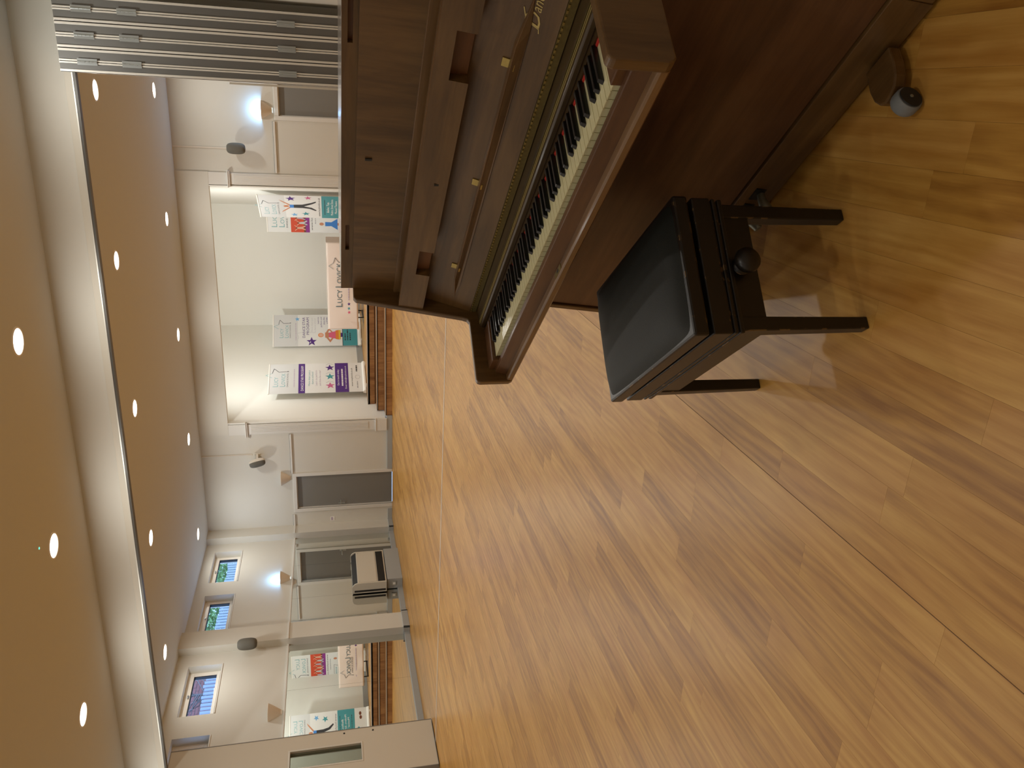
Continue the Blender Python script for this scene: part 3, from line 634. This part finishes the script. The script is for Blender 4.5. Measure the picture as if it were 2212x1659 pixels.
# purple star banner along the left stage wall
e, W = banner((-6.10, 15.98), (-5.735, 16.86), 'pull up banner with purple bar and three stars, farthest left on the stage')
P_ = Print(e); k = W/.95; hz = lambda f: 2.055 - f*1.98           # f: share of height from the top
P_.rect('print_panel', 0, W, hz(.31), hz(0), 'banner_grey', .0006)
P_.logo(.21*k, hz(.165), 1.28*k); P_.greek(.2*k, .78*k, hz(.265), .02, 'ink_lilac', 1)
P_.rect('colour_bar', 0, W, hz(.375), hz(.305), 'ink_purple'); P_.text('DANCE STAR PROGRAM', W/2, hz(.36), .085, 'ink_white', 'CENTER', width=.80*k)
for f, t, c in ((.43,'More than just a','ink_aqua'),(.465,'dance school','ink_aqua'),(.505,'Learn to perform','ink_lilac'),(.545,'and shine like a star!','ink_lilac')): P_.text(t, W/2, hz(f), .062, c, 'CENTER', width=(.50 if len(t) > 13 else .40)*k)
for x, c in ((.22,'ink_pink'),(.51,'ink_teal'),(.80,'ink_purple')):
    P_.star(x*k, hz(.645), .105*k, c, .25); P_.line('star_trail', [((x+.09)*k,hz(.60)),((x+.14)*k,hz(.635)),((x+.10)*k,hz(.685))], .006, 'ink_grey')
P_.rect('colour_block', 0, W, hz(.845), hz(.70), 'ink_purple')
P_.text('Get in touch today:', W/2, hz(.742), .062, 'ink_white', 'CENTER', width=.52*k); P_.greek(.2*k, .76*k, hz(.785), .032, 'ink_white', 4); P_.text('Email: hello@lucylovick.co.uk', W/2, hz(.822), .05, 'ink_white', 'CENTER', width=.74*k)
P_.text('www.lucylovick.co.uk', W/2, hz(.89), .05, 'ink_dark', 'CENTER', width=.60*k)
P_.line('round_badge', [(W/2+.06*math.cos(t*.314), hz(.945)+.05*math.sin(t*.314)) for t in range(21)], .005, 'ink_grey'); P_.greek(.12*k, .34*k, hz(.945), .02, 'ink_grey', 7); P_.greek(.66*k, .86*k, hz(.945), .03, 'ink_dark', 9)
# dance star banner in the back left corner
e, W = banner((-5.745, 18.20), (-5.13, 18.78), 'pull up banner with a girl in an orange skirt, beside the covered table')
P_ = Print(e); k = W/.845
P_.rect('print_panel', 0, W, hz(.28), hz(0), 'banner_grey', .0006)
P_.logo(.22*k, hz(.17), 1.05*k); P_.greek(.16*k, .62*k, hz(.26), .016, 'ink_lilac', 2); P_.star(.73*k, hz(.275), .06*k, 'ink_sky', .2)
P_.text('DANCE STAR', .22*k, hz(.365), .088, 'ink_purple', width=.55*k); P_.text('PROGRAM', .30*k, hz(.412), .088, 'ink_purple', width=.46*k)
P_.star(.12*k, hz(.44), .125*k, 'ink_purple', .3); P_.rect('smile', .085*k, .125*k, hz(.43), hz(.423), 'ink_white', .0022)
P_.text('More than just', .38*k, hz(.455), .05, 'ink_ghost', width=.38*k); P_.text('a dance school', .38*k, hz(.49), .05, 'ink_ghost', width=.36*k)
for f, t in ((.53,'Learn to'),(.565,'perform and'),(.60,'shine like'),(.635,'a STAR!')): P_.text(t, .78*k, hz(f), .055, 'ink_purple', 'RIGHT')
P_.line('star_outline', [(.05*k,hz(.25)),(.24*k,hz(.29)),(.34*k,hz(.27)),(.38*k,hz(.34)),(.36*k,hz(.49))], .008, 'ink_ghost')
cx = .29*k; Z = lambda f: hz(f)
P_.poly('printed_arm', [(cx-.05,Z(.605)),(cx-.20,Z(.66)),(cx-.06,Z(.71)),(cx-.03,Z(.695)),(cx-.13,Z(.66)),(cx-.03,Z(.625))], 'ink_skin'); P_.poly('printed_arm', [(cx+.05,Z(.605)),(cx+.19,Z(.645)),(cx+.09,Z(.69)),(cx+.06,Z(.68)),(cx+.13,Z(.65)),(cx+.04,Z(.63))], 'ink_skin')
P_.poly('printed_head', [(cx+.058*math.cos(t*.52), Z(.55)+.066*math.sin(t*.52)) for t in range(12)], 'ink_orange', .0010); P_.poly('printed_face', [(cx+.045*math.cos(t*.52), Z(.552)+.052*math.sin(t*.52)) for t in range(12)], 'ink_skin2', .0020)
P_.poly('printed_bodice', [(cx-.07,Z(.60)),(cx+.07,Z(.60)),(cx+.06,Z(.69)),(cx-.06,Z(.69))], 'ink_skin', .0008); P_.poly('printed_skirt', [(cx-.06,Z(.645)),(cx+.06,Z(.645)),(cx+.11,Z(.74)),(cx-.11,Z(.74))], 'ink_rose', .0014)
P_.poly('printed_skirt', [(cx-.11,Z(.725)),(cx+.12,Z(.725)),(cx+.135,Z(.77)),(cx-.13,Z(.77))], 'ink_orange', .0018); P_.poly('printed_skirt', [(cx-.125,Z(.762)),(cx+.13,Z(.762)),(cx+.13,Z(.785)),(cx-.12,Z(.785))], 'ink_yellow', .0022); P_.poly('printed_legs', [(cx-.06,Z(.785)),(cx+.06,Z(.785)),(cx+.05,Z(.81)),(cx-.05,Z(.81))], 'ink_purple', .0010)
P_.rect('colour_block', 0, W, hz(.985), hz(.805), 'ink_teal'); P_.rect('colour_bar', 0, W, hz(.812), hz(.805), 'ink_dark', .0018)
for i, f in enumerate((.845,.875,.905)): P_.greek(.14*k, (.34+.1*(i == 1))*k, hz(f), .026, 'ink_dark', 20+i)
# red photo banner behind the table
e, W = banner((-3.075, 18.44), (-2.215, 18.36), 'pull up banner with a red and purple dance photograph')
P_ = Print(e); k = W/.86
P_.logo(.10*k, hz(.185), 1.42*k); 
P_.rect('photo_red', 0, W, hz(.46), hz(.255), 'ink_red'); P_.rect('photo_stage', 0, W, hz(.425), hz(.40), 'ink_brown', .0014); P_.rect('photo_purple', 0, W, hz(.465), hz(.42), 'ink_magenta', .0018)
q = random.Random(3)
for i in range(7):
    x = (.10+.115*i)*k; f = .33+.02*(i % 2)
    P_.poly('printed_dancer', [(x-.02,hz(f)),(x+.02,hz(f)),(x+.03,hz(f+.05)),(x+.06,hz(f+.085)),(x+.04,hz(f+.09)),(x,hz(f+.055)),(x-.03,hz(f+.09)),(x-.05,hz(f+.085)),(x-.025,hz(f+.05))], ('ink_skin2','ink_ghost','ink_lilac')[i % 3], .0026)
    P_.line('printed_arm', [(x-.06,hz(f-.03)),(x,hz(f+.005)),(x+.06,hz(f-.035))], .014, 'ink_skin2', .0030); P_.poly('printed_head', [(x+.016*math.cos(t*.785), hz(f-.012)+.02*math.sin(t*.785)) for t in range(8)], 'ink_brown', .0034)
P_.text('www.lucylovick.co.uk', W/2, hz(.50), .062, 'ink_dark', 'CENTER', width=.76*k); P_.greek(.2*k, .55*k, hz(.535), .016, 'ink_grey', 31)
P_.line('speech_outline', [(.40*k,hz(.58)),(.80*k,hz(.58)),(.80*k,hz(.69)),(.66*k,hz(.69)),(.62*k,hz(.73)),(.58*k,hz(.69)),(.46*k,hz(.69)),(.40*k,hz(.58))], .007, 'ink_dark')
for i, f in enumerate((.615,.645,.67)): P_.greek(.48*k, .76*k, hz(f), .02, 'ink_aqua', 40+i)
cx = .20*k
P_.poly('printed_head', [(cx+.035*math.cos(t*.52), hz(.60)+.05*math.sin(t*.52)) for t in range(12)], 'ink_skin'); P_.poly('printed_bodice', [(cx-.05,hz(.64)),(cx+.05,hz(.64)),(cx+.045,hz(.71)),(cx+.13,hz(.78)),(cx-.13,hz(.78)),(cx-.045,hz(.71))], 'ink_blue', .0014); P_.poly('printed_legs', [(cx-.03,hz(.78)),(cx+.03,hz(.78)),(cx+.02,hz(.93)),(cx-.02,hz(.93))], 'ink_skin', .0010)
# dancer banner on the right
e, W = banner((-2.495, 16.80), (-1.955, 16.02), 'pull up banner with a leaping dancer above a teal block')
P_ = Print(e); k = W/.95
P_.rect('print_panel', 0, W, hz(.25), hz(0), 'banner_grey', .0006); P_.logo(.14*k, hz(.16), 1.25*k)
cx = .50*k
P_.poly('printed_arm', [(cx-.03,hz(.295)),(cx-.20,hz(.225)),(cx-.27,hz(.21)),(cx-.20,hz(.245)),(cx-.03,hz(.32))], 'ink_skin'); P_.poly('printed_arm', [(cx+.03,hz(.295)),(cx+.20,hz(.215)),(cx+.27,hz(.195)),(cx+.20,hz(.235)),(cx+.03,hz(.32))], 'ink_skin')
P_.poly('printed_head', [(cx+.045*math.cos(t*.52), hz(.262)+.055*math.sin(t*.52)) for t in range(12)], 'ink_skin', .0016); P_.rect('printed_top', cx-.065, cx+.065, hz(.335), hz(.295), 'ink_blue', .0014)
P_.poly('printed_trousers', [(cx-.065,hz(.335)),(cx+.065,hz(.335)),(cx+.075,hz(.42)),(cx+.16,hz(.51)),(cx+.22,hz(.555)),(cx+.17,hz(.555)),(cx+.10,hz(.515)),(cx+.0,hz(.435)),(cx-.05,hz(.51)),(cx-.16,hz(.56)),(cx-.19,hz(.55)),(cx-.10,hz(.49)),(cx-.07,hz(.42))], 'ink_dark', .0012)
for x, f, r, c in ((.82,.31,.10,'ink_purple'),(.86,.48,.075,'ink_pink'),(.13,.335,.075,'ink_sky'),(.18,.45,.085,'ink_teal')): P_.star(x*k, hz(f), r, c, .2)
P_.text('www.lucylovick.co.uk', W/2, hz(.595), .06, 'ink_dark', 'CENTER', width=.80*k)
P_.rect('colour_block', 0, W, hz(.835), hz(.61), 'ink_teal')
for f, t, wd in ((.685,'Ballet, Tap,',.46),(.725,'Modern, Street Dance,',.70),(.765,'Musical Theatre',.55)): P_.text(t, W/2, hz(f), .068, 'ink_white', 'CENTER', width=wd*k, shear=.2)
for i, f in enumerate((.645,.80)): P_.greek(.15*k, .80*k, hz(f), .014, 'ink_dark', 50+i)
for x, f, c in ((.80,.885,'ink_red'),(.66,.885,'ink_yellow'),(.52,.885,'ink_teal'),(.80,.93,'ink_yellow'),(.62,.93,'ink_green'),(.14,.91,'ink_brown'),(.24,.915,'ink_brown')):
    P_.poly('printed_blob', [(x*k+.05*math.cos(t*.785), hz(f)+.035*math.sin(t*.785)) for t in range(8)], c)

# covered table
tb = thing('folding_table', 'folding table on the stage under a printed cloth', 'table', (-4.01, 17.36, ST))
box('table_top', 'white_plastic', -.95, .95, -.34, .34, .745, .775, tb, .005)
for sx in (-.72, .72):
    MB().tube([(sx,-.30,.0),(sx,-.30,.74)], .014, 8).tube([(sx,.30,.0),(sx,.30,.74)], .014, 8).tube([(sx,-.30,.02),(sx,.30,.02)], .014, 8).build('leg', 'black', tb)
tc_ = thing('table_cloth', 'pinkish white printed cloth draped over the stage table, three small stars', 'tablecloth', (-4.01, 17.36, ST))
def cloth_face():
    b = MB(); nx, nz = 64, 14
    for j in range(nz+1):
        for i in range(nx+1):
            u, v = i/nx, j/nz; x = -.965+1.93*u; z = .785-.66*v
            amp = .007*v + .001; fold = math.sin((u*7+v*2.2)*2.1) + .6*math.sin((u*13-v*3.4)*1.7+1.3)
            b.v.append((x, -.352 - .02*v - amp*fold, z))
    for j in range(nz):
        for i in range(nx): a = j*(nx+1)+i; b.f.append((a, a+1, a+nx+2, a+nx+1))
    b.smooth = True; return b
o = cloth_face().build('front_drop', 'cloth', tc_); sm = o.modifiers.new('thickness', 'SOLIDIFY'); sm.thickness = .003; sm.offset = 1
box('top_cover', 'cloth', -.965, .965, -.353, .353, .7765, .787, tc_, .004)
box('hem', 'white_plastic', -.968, .968, -.357, -.350, .780, .790, tc_)
for sx in (-1, 1):
    MB().prism([(.352,.785),(-.352,.785),(-.36,.13),(-.20,.10),(.36,.16)], sx*.966-.002, sx*.966+.002, 'x').build('side_drop', 'cloth', tc_)
fl = MB(); fl.hexa([(-.97,-.37,.10),(-.80,-.36,.12),(-.80,-.35,.12),(-.97,-.35,.10),(-1.0,-.37,.14),(-.80,-.37,.30),(-.80,-.36,.30),(-.98,-.355,.16)]); fl.build('trailing_corner', 'cloth', tc_)
P_ = Print(tc_, -.374); P_.logo(-.47, .47, 1.0, wide=True, m1='ink_slate'); P_.greek(-.30, .62, .315, .022, 'ink_lilac', 61)
for x, c in ((-.58,'ink_rose'),(-.49,'ink_teal'),(-.39,'ink_purple')): P_.star(x, .325, .04, c, .2)

# ------------------------------------------------------------------ upright piano (local x along the keys, y towards its back)
pn = thing('upright_piano', 'dark brown wooden upright piano with open keyboard', 'piano', (-.791, 2.360, 0), R_(-46.865))
def pb(x0, x1, yf0, yf1, z0, z1): return MB().box(x0, x1, -yf0, -yf1, z0, z1)
def slab(x0, x1, yt, zt, yb, zb, th):      # board whose front face runs from (yt,zt) down to (yb,zb); y counts towards the player
    return MB().hexa([(x0,-yb,zb),(x1,-yb,zb),(x1,-yb+th,zb),(x0,-yb+th,zb),(x0,-yt,zt),(x1,-yt,zt),(x1,-yt+th,zt),(x0,-yt+th,zt)])
XB0, XB1, XT0, XT1 = -.105, -.080, 1.307, 1.332
side = [(-.60,.015),(-.60,1.166),(-.268,1.167),(-.258,1.160),(-.186,.800),(-.180,.784),(-.168,.776),(.046,.774),(.055,.770),(.058,.760),(.058,.662),(.052,.650),(.044,.645),(-.200,.645),(-.258,.640),(-.180,.015)]
for a, b in ((XB0, XB1), (XT0, XT1)):
    MB().prism([(-p[0], p[1]) for p in side], a, b, 'x').build('side', 'piano_wood_v', pn, .004)
ly0, ly1 = -.322, -.336
lid = pb(-.112, 1.339, ly1, -.61, 1.168, 1.206).build('lid', 'piano_lid', pn, .003)
SL = [(.130, .266), (.963, 1.100)]; lf_ = MB()
wall_with_holes(-.112, 1.339, 1.168, 1.206, [(a, b, 1.1815, 1.193) for a, b in SL], lambda a, b, c, d: lf_.box(a, b, -ly0, -ly1, c, d)); lf_.build('lid_flap', 'piano_wood', pn)
for a, b in SL: box('slot_back', 'piano_notch', a-.002, b+.002, -ly1-.0005, -ly1-.003, 1.180, 1.1945, lid)
slab(XB1, XT0, -.304, 1.1695, -.295, 1.020, .015).build('upper_panel', 'piano_wood_v', pn)
pb(.596, .604, -.300, -.298, 1.128, 1.146).build('keyhole', 'black', pn); pb(.596, .604, -.2265, -.224, .956, .970).build('keyhole', 'black', pn)
# shelf board with two finger notches in its lower edge
NT = [(.140, .275), (.968, 1.105)]; sb = MB(); YS = lambda z: -.22 - .014*(z-.935)/.081
def put(a, b, c, d): sb.hexa([(a,-YS(c),c),(b,-YS(c),c),(b,.256,c),(a,.256,c),(a,-YS(d),d),(b,-YS(d),d),(b,.256,d),(a,.256,d)])
wall_with_holes(XB1, XT0, .935, 1.016, [(a, b, .935, .978) for a, b in NT], put)
sh_ = sb.build('shelf_board', 'piano_wood', pn)
for a, b in NT: pb(a-.001, b+.001, -.248, -.256, .935, .979).build('notch_back', 'piano_notch', sh_)
pb(XB1, XT0, -.2335, -.2355, 1.0155, 1.0168).build('shelf_edge_highlight', 'piano_rail', sh_)  # thin lighter strip painted as a highlight on the shelf's top edge
pb(XB1, XT0, -.288, -.302, .985, 1.031).build('panel_rail', 'piano_rail', pn, .001)
# open fall board leaning back, with a hinged music rail
PF = lambda z: -.209 - .054*(z-.773)/.151
fb = slab(XB1+.002, XT0-.002, PF(.933), .933, PF(.773), .773, .016).build('fall_board', 'piano_wood', pn)
rl = MB(); zc_, hh = .839, .0125; xs = [-.008, .120, 1.080, 1.210]
for zt in (0,):
    top = [(xs[0], zc_-.004), (xs[1], zc_+hh), (xs[2], zc_+hh), (xs[3], zc_-.004), (xs[2]+.04, zc_-hh), (xs[1]-.04, zc_-hh)]
    n_ = len(top); vs = [(x, -PF(z)-.0005, z) for x, z in top] + [(x, -PF(z)-(.018 if 0 < i < 3 else .004), z) for i, (x, z) in enumerate(top)]
    rl.add(vs, [tuple(range(n_)), tuple(range(2*n_-1, n_-1, -1))] + [(i, i+n_, (i+1) % n_+n_, (i+1) % n_) for i in range(n_)])
rail_ = rl.build('music_rail', 'piano_rail', fb, .0015)
for x in (.176, .600, 1.020):
    h_ = slab(x-.012, x+.012, PF(.867)+.003, .867, PF(.849)+.003, .849, .003); h_.box(x-.010, x+.010, -PF(.846)-.014, -PF(.846)-.003, .841, .8505); h_.build('hinge', 'brass', fb, .0008)
nm = text_mb('D', .046, .35); nm.v = [(v[0]*1.05+1.126, 0, v[1]+.812) for v in nm.v]; n2_ = text_mb('anemann', .030, .35); nm.add([(v[0]*.95+1.166, 0, v[1]+.816) for v in n2_.v], n2_.f); nm.tube([(1.170,0,.850),(1.150,0,.843),(1.135,0,.828),(1.128,0,.812),(1.118,0,.810)], .0011, 5)
nm.v = [(v[0], v[1]*.2-PF(v[2])-.0012, v[2]) for v in nm.v]; nm.smooth = False; nm.build('maker_lettering', 'gilt', fb)
ph = pb(XB1+.004, XT0-.004, -.207, -.212, .7515, .772).build('hinge_strip', 'brass_dull', pn)
kn = MB(); x = XB1+.006
while x < XT0-.02: kn.box(x, x+.0075,   .2045, .2085, .7675, .7712); x += .0145
kn.build('hinge_knuckles', 'brass', pn)
pb(XB1, XT0, -.306, -.321, 1.1645, 1.1678).build('lid_gap_shadow', 'black', pn)  # black strip put in as the shadow line under the lid
fl_ = MB().prism([(.2125,.750),(.150,.742),(.1465,.738),(.1465,.728),(.150,.722),(.2125,.722)], XB1+.003, XT0-.003, 'x').build('fall_lip', 'piano_dark', pn, .001)
for y0 in (.170, .164, .158): pb(XB1+.01, XT0-.01, -y0, -y0+.0022, .7424+(y0-.15)*.128, .7436+(y0-.15)*.128).build('gilt_line', 'gilt' if y0 < .17 else 'brass_dull', pn)
pb(XB1, XT0, -.134, -.20, .690, .724).build('name_rail', 'piano_dark', pn)
pb(0, 1.2222, -.127, -.136, .712, .7195).build('key_felt', 'felt', pn)
# keys
KW = 1.2222/52
wk = MB(); wk.box(-KW/2+.0009, KW/2-.0009, 0, .140, .7145, .7166); wk.box(-KW/2+.0011, KW/2-.0011, .002, .140, .694, .7145)
wk_me = wk.mesh('white_key', 'ivory')
bk_me = MB().hexa([(-.0062,.040,.7166),(.0062,.040,.7166),(.0062,.132,.7166),(-.0062,.132,.7166),(-.0046,.0455,.7275),(.0046,.0455,.7275),(.0046,.132,.7285),(-.0046,.132,.7285)]).mesh('black_key', 'ebony')
for i in range(52):
    o = bpy.data.objects.new('white_key', wk_me); COL.objects.link(o); o.parent = pn; o.location = ((i+.5)*KW, 0, 0)
    nxt = (i + 5) % 7      # 0 = C ... keyboard starts on A
    if i < 51 and nxt in (0, 1, 3, 4, 5):
        o = bpy.data.objects.new('black_key', bk_me); COL.objects.link(o); o.parent = pn
        o.location = ((i+1)*KW + {0:-.0017, 1:.0017, 3:-.0022, 4:0, 5:.0022}[nxt], 0, 0)
        bv = o.modifiers.new('bevel', 'BEVEL'); bv.width = .0012; bv.segments = 2
pb(XB1, -.0025, .012, -.136, .672, .728).build('key_block', 'piano_red', pn, .002); pb(1.2250, XT0, .012, -.136, .672, .728).build('key_block', 'piano_red', pn, .002)
slab(XB1, XT0, .0245, .707, .033, .668, .016).build('key_slip', 'piano_red', pn, .002)
kb = MB().prism([(.26,.648),(-.050,.648),(-.054,.653),(-.054,.666),(-.050,.671),(.26,.671)], XB1, XT0, 'x').build('key_bed', 'piano_rail', pn, .002)
pb(.585, .640, .036, .050, .6705, .6722).build('lock_plate', 'brass_dull', kb); pb(.606, .619, .039, .046, .672, .6728).build('lock_hole', 'black', kb)
YP = lambda z: -.186 - .124*z
slab(XB1+.006, XT0-.006, YP(.64), .64, YP(.108), .108, .018).build('lower_panel', 'piano_red', pn)
slab(XB1, XT0, YP(.105)+.008, .105, YP(.012)+.008, .012, .03).build('bottom_rail', 'piano_wood', pn, .002)
pb(XB1, XT0, -.50, -.595, .03, 1.15).build('back_frame', 'piano_wood_v', pn)
for x in (.585, .655):
    MB().tube([(x,.20,.052),(x,.165,.055),(x,.14,.050),(x,.118,.040)], [.010,.012,.017,.012], 10).build('pedal', 'pewter', pn)
    pb(x-.024, x+.024, YP(.05)+.0084, YP(.05)+.004, .03, .078).build('pedal_slot', 'black', pn)
def toe(x):
    pts = [(.030,.17),(.028,.13),(.021,.10),(.008,.080),(-.010,.070),(-.030,.066),(-.046,.074),(-.056,.092),(-.059,.12),(-.052,.17)]
    t_ = MB().prism([(x+a, b) for a, b in pts], .020, .049, 'z').build('toe_block', 'piano_wood', pn, .004)
    w_ = MB().lathe([(.0005,-.001),(.010,-.002),(.024,-.001),(.028,.004),(.0300,.010),(.0300,.026),(.028,.032),(.012,.034),(.0005,.034)], 28, 'x', c=(x-.014, .040, .0303)).build('caster_wheel', 'caster_grey', pn)
    MB().lathe([(.0255,.0),(.0255,.003),(.0005,.004)], 24, 'x', c=(x+.0185, .040, .0303)).build('wheel_cap', 'rubber', w_)
    MB().lathe([(.004,.0),(.004,.002),(.0005,.003)], 10, 'x', c=(x+.022, .040, .0303)).build('axle', 'pewter', w_)
    MB().tube([(x-.018,.10,.030),(x-.018,.080,.022),(x-.018,.050,.030)], .007, 6).build('caster_fork', 'rubber', pn)
toe(1.175); toe(.055)

# ------------------------------------------------------------------ piano stool (local x = long side, y = short side)
SA, AL = (-.460, 1.518), R_(127.0)
ex, ey = Vector((math.cos(AL), math.sin(AL))), Vector((math.cos(AL-math.pi/2), math.sin(AL-math.pi/2)))
LX, LY = .540, .322
cs = Vector(SA) + ex*LX/2 + ey*LY/2
sto = thing('piano_stool', 'black piano stool with leather seat, side knobs and scuffed legs', 'stool', (cs.x, cs.y, 0), AL)
# local +x = ex, local +y = left of ex = -ey
hx, hy = LX/2, LY/2
for sx in (-1, 1):
    for sy in (-1, 1):
        x0, x1 = (hx-.036, hx) if sx > 0 else (-hx, -hx+.036); y0, y1 = (hy-.036, hy) if sy > 0 else (-hy, -hy+.036)
        tp = .003
        MB().hexa([(x0+tp,y0+tp,0),(x1-tp,y0+tp,0),(x1-tp,y1-tp,0),(x0+tp,y1-tp,0),(x0,y0,.333),(x1,y0,.333),(x1,y1,.333),(x0,y1,.333)]).build('leg', 'stool_wood', sto, .003)
for s in (-1, 1):
    MB().box(-hx+.03, hx-.03, s*(hy-.003), s*(hy-.020), .266, .334).build('apron', 'stool_wood', sto, .002); MB().box(s*(hx-.003), s*(hx-.020), -hy+.03, hy-.03, .266, .334).build('apron', 'stool_wood', sto, .002)
def ringbox(o, z0, z1): return MB().box(-hx-o, hx+o, -hy-o, hy+o, z0, z1)
fr = ringbox(.008, .334, .347); ringbox
fm = empty('frame_moulding', (0,0,0), 0, sto)
for i, (o_, a, b) in enumerate(((.008,.334,.346),(.003,.346,.352),(.009,.352,.361),(.004,.361,.366),(.010,.366,.413))):
    ringbox(o_, a, b).build('moulding', 'stool_wood', fm, .003 if b-a > .007 else 0)
ringbox(-.012, .413, .425).build('shadow_gap', 'black', sto)
ringbox(.013, .424, .462).build('lid_rim', 'stool_wood', sto, .006)
cu = MB(); n1, n2 = 26, 18; cx_, cy_ = hx+.006, hy+.006
for j in range(n2+1):
    for i in range(n1+1):
        u, v = -1+2*i/n1, -1+2*j/n2; d = max(0, 1-abs(u)**7)*max(0, 1-abs(v)**5); q = .46 + .032*d**.55*(.75+.25*(1-u*u)*(1-v*v))
        cr_ = 1-.03*(abs(u)*abs(v))**6; cu.v.append((cx_*u*cr_, cy_*v*cr_, q))
for j in range(n2):
    for i in range(n1): a = j*(n1+1)+i; cu.f.append((a, a+1, a+n1+2, a+n1+1))
cu.smooth = True; o = cu.build('cushion', 'leather', sto); o.data.set_sharp_from_angle(angle=R_(80))
ss = o.modifiers.new('smooth', 'SUBSURF'); ss.levels = 1; ss.render_levels = 1
for s in (-1, 1):
    kb_ = MB().lathe([(.0005,0),(.021,0),(.023,.004),(.018,.009),(.014,.013),(.019,.018),(.027,.024),(.031,.033),(.029,.043),(.021,.050),(.010,.053),(.0005,.054)], 24, 'x')
    o = kb_.build('height_knob', 'stool_wood', sto); o.location = (s*hx-s*.003, 0, .310); o.scale.x = s
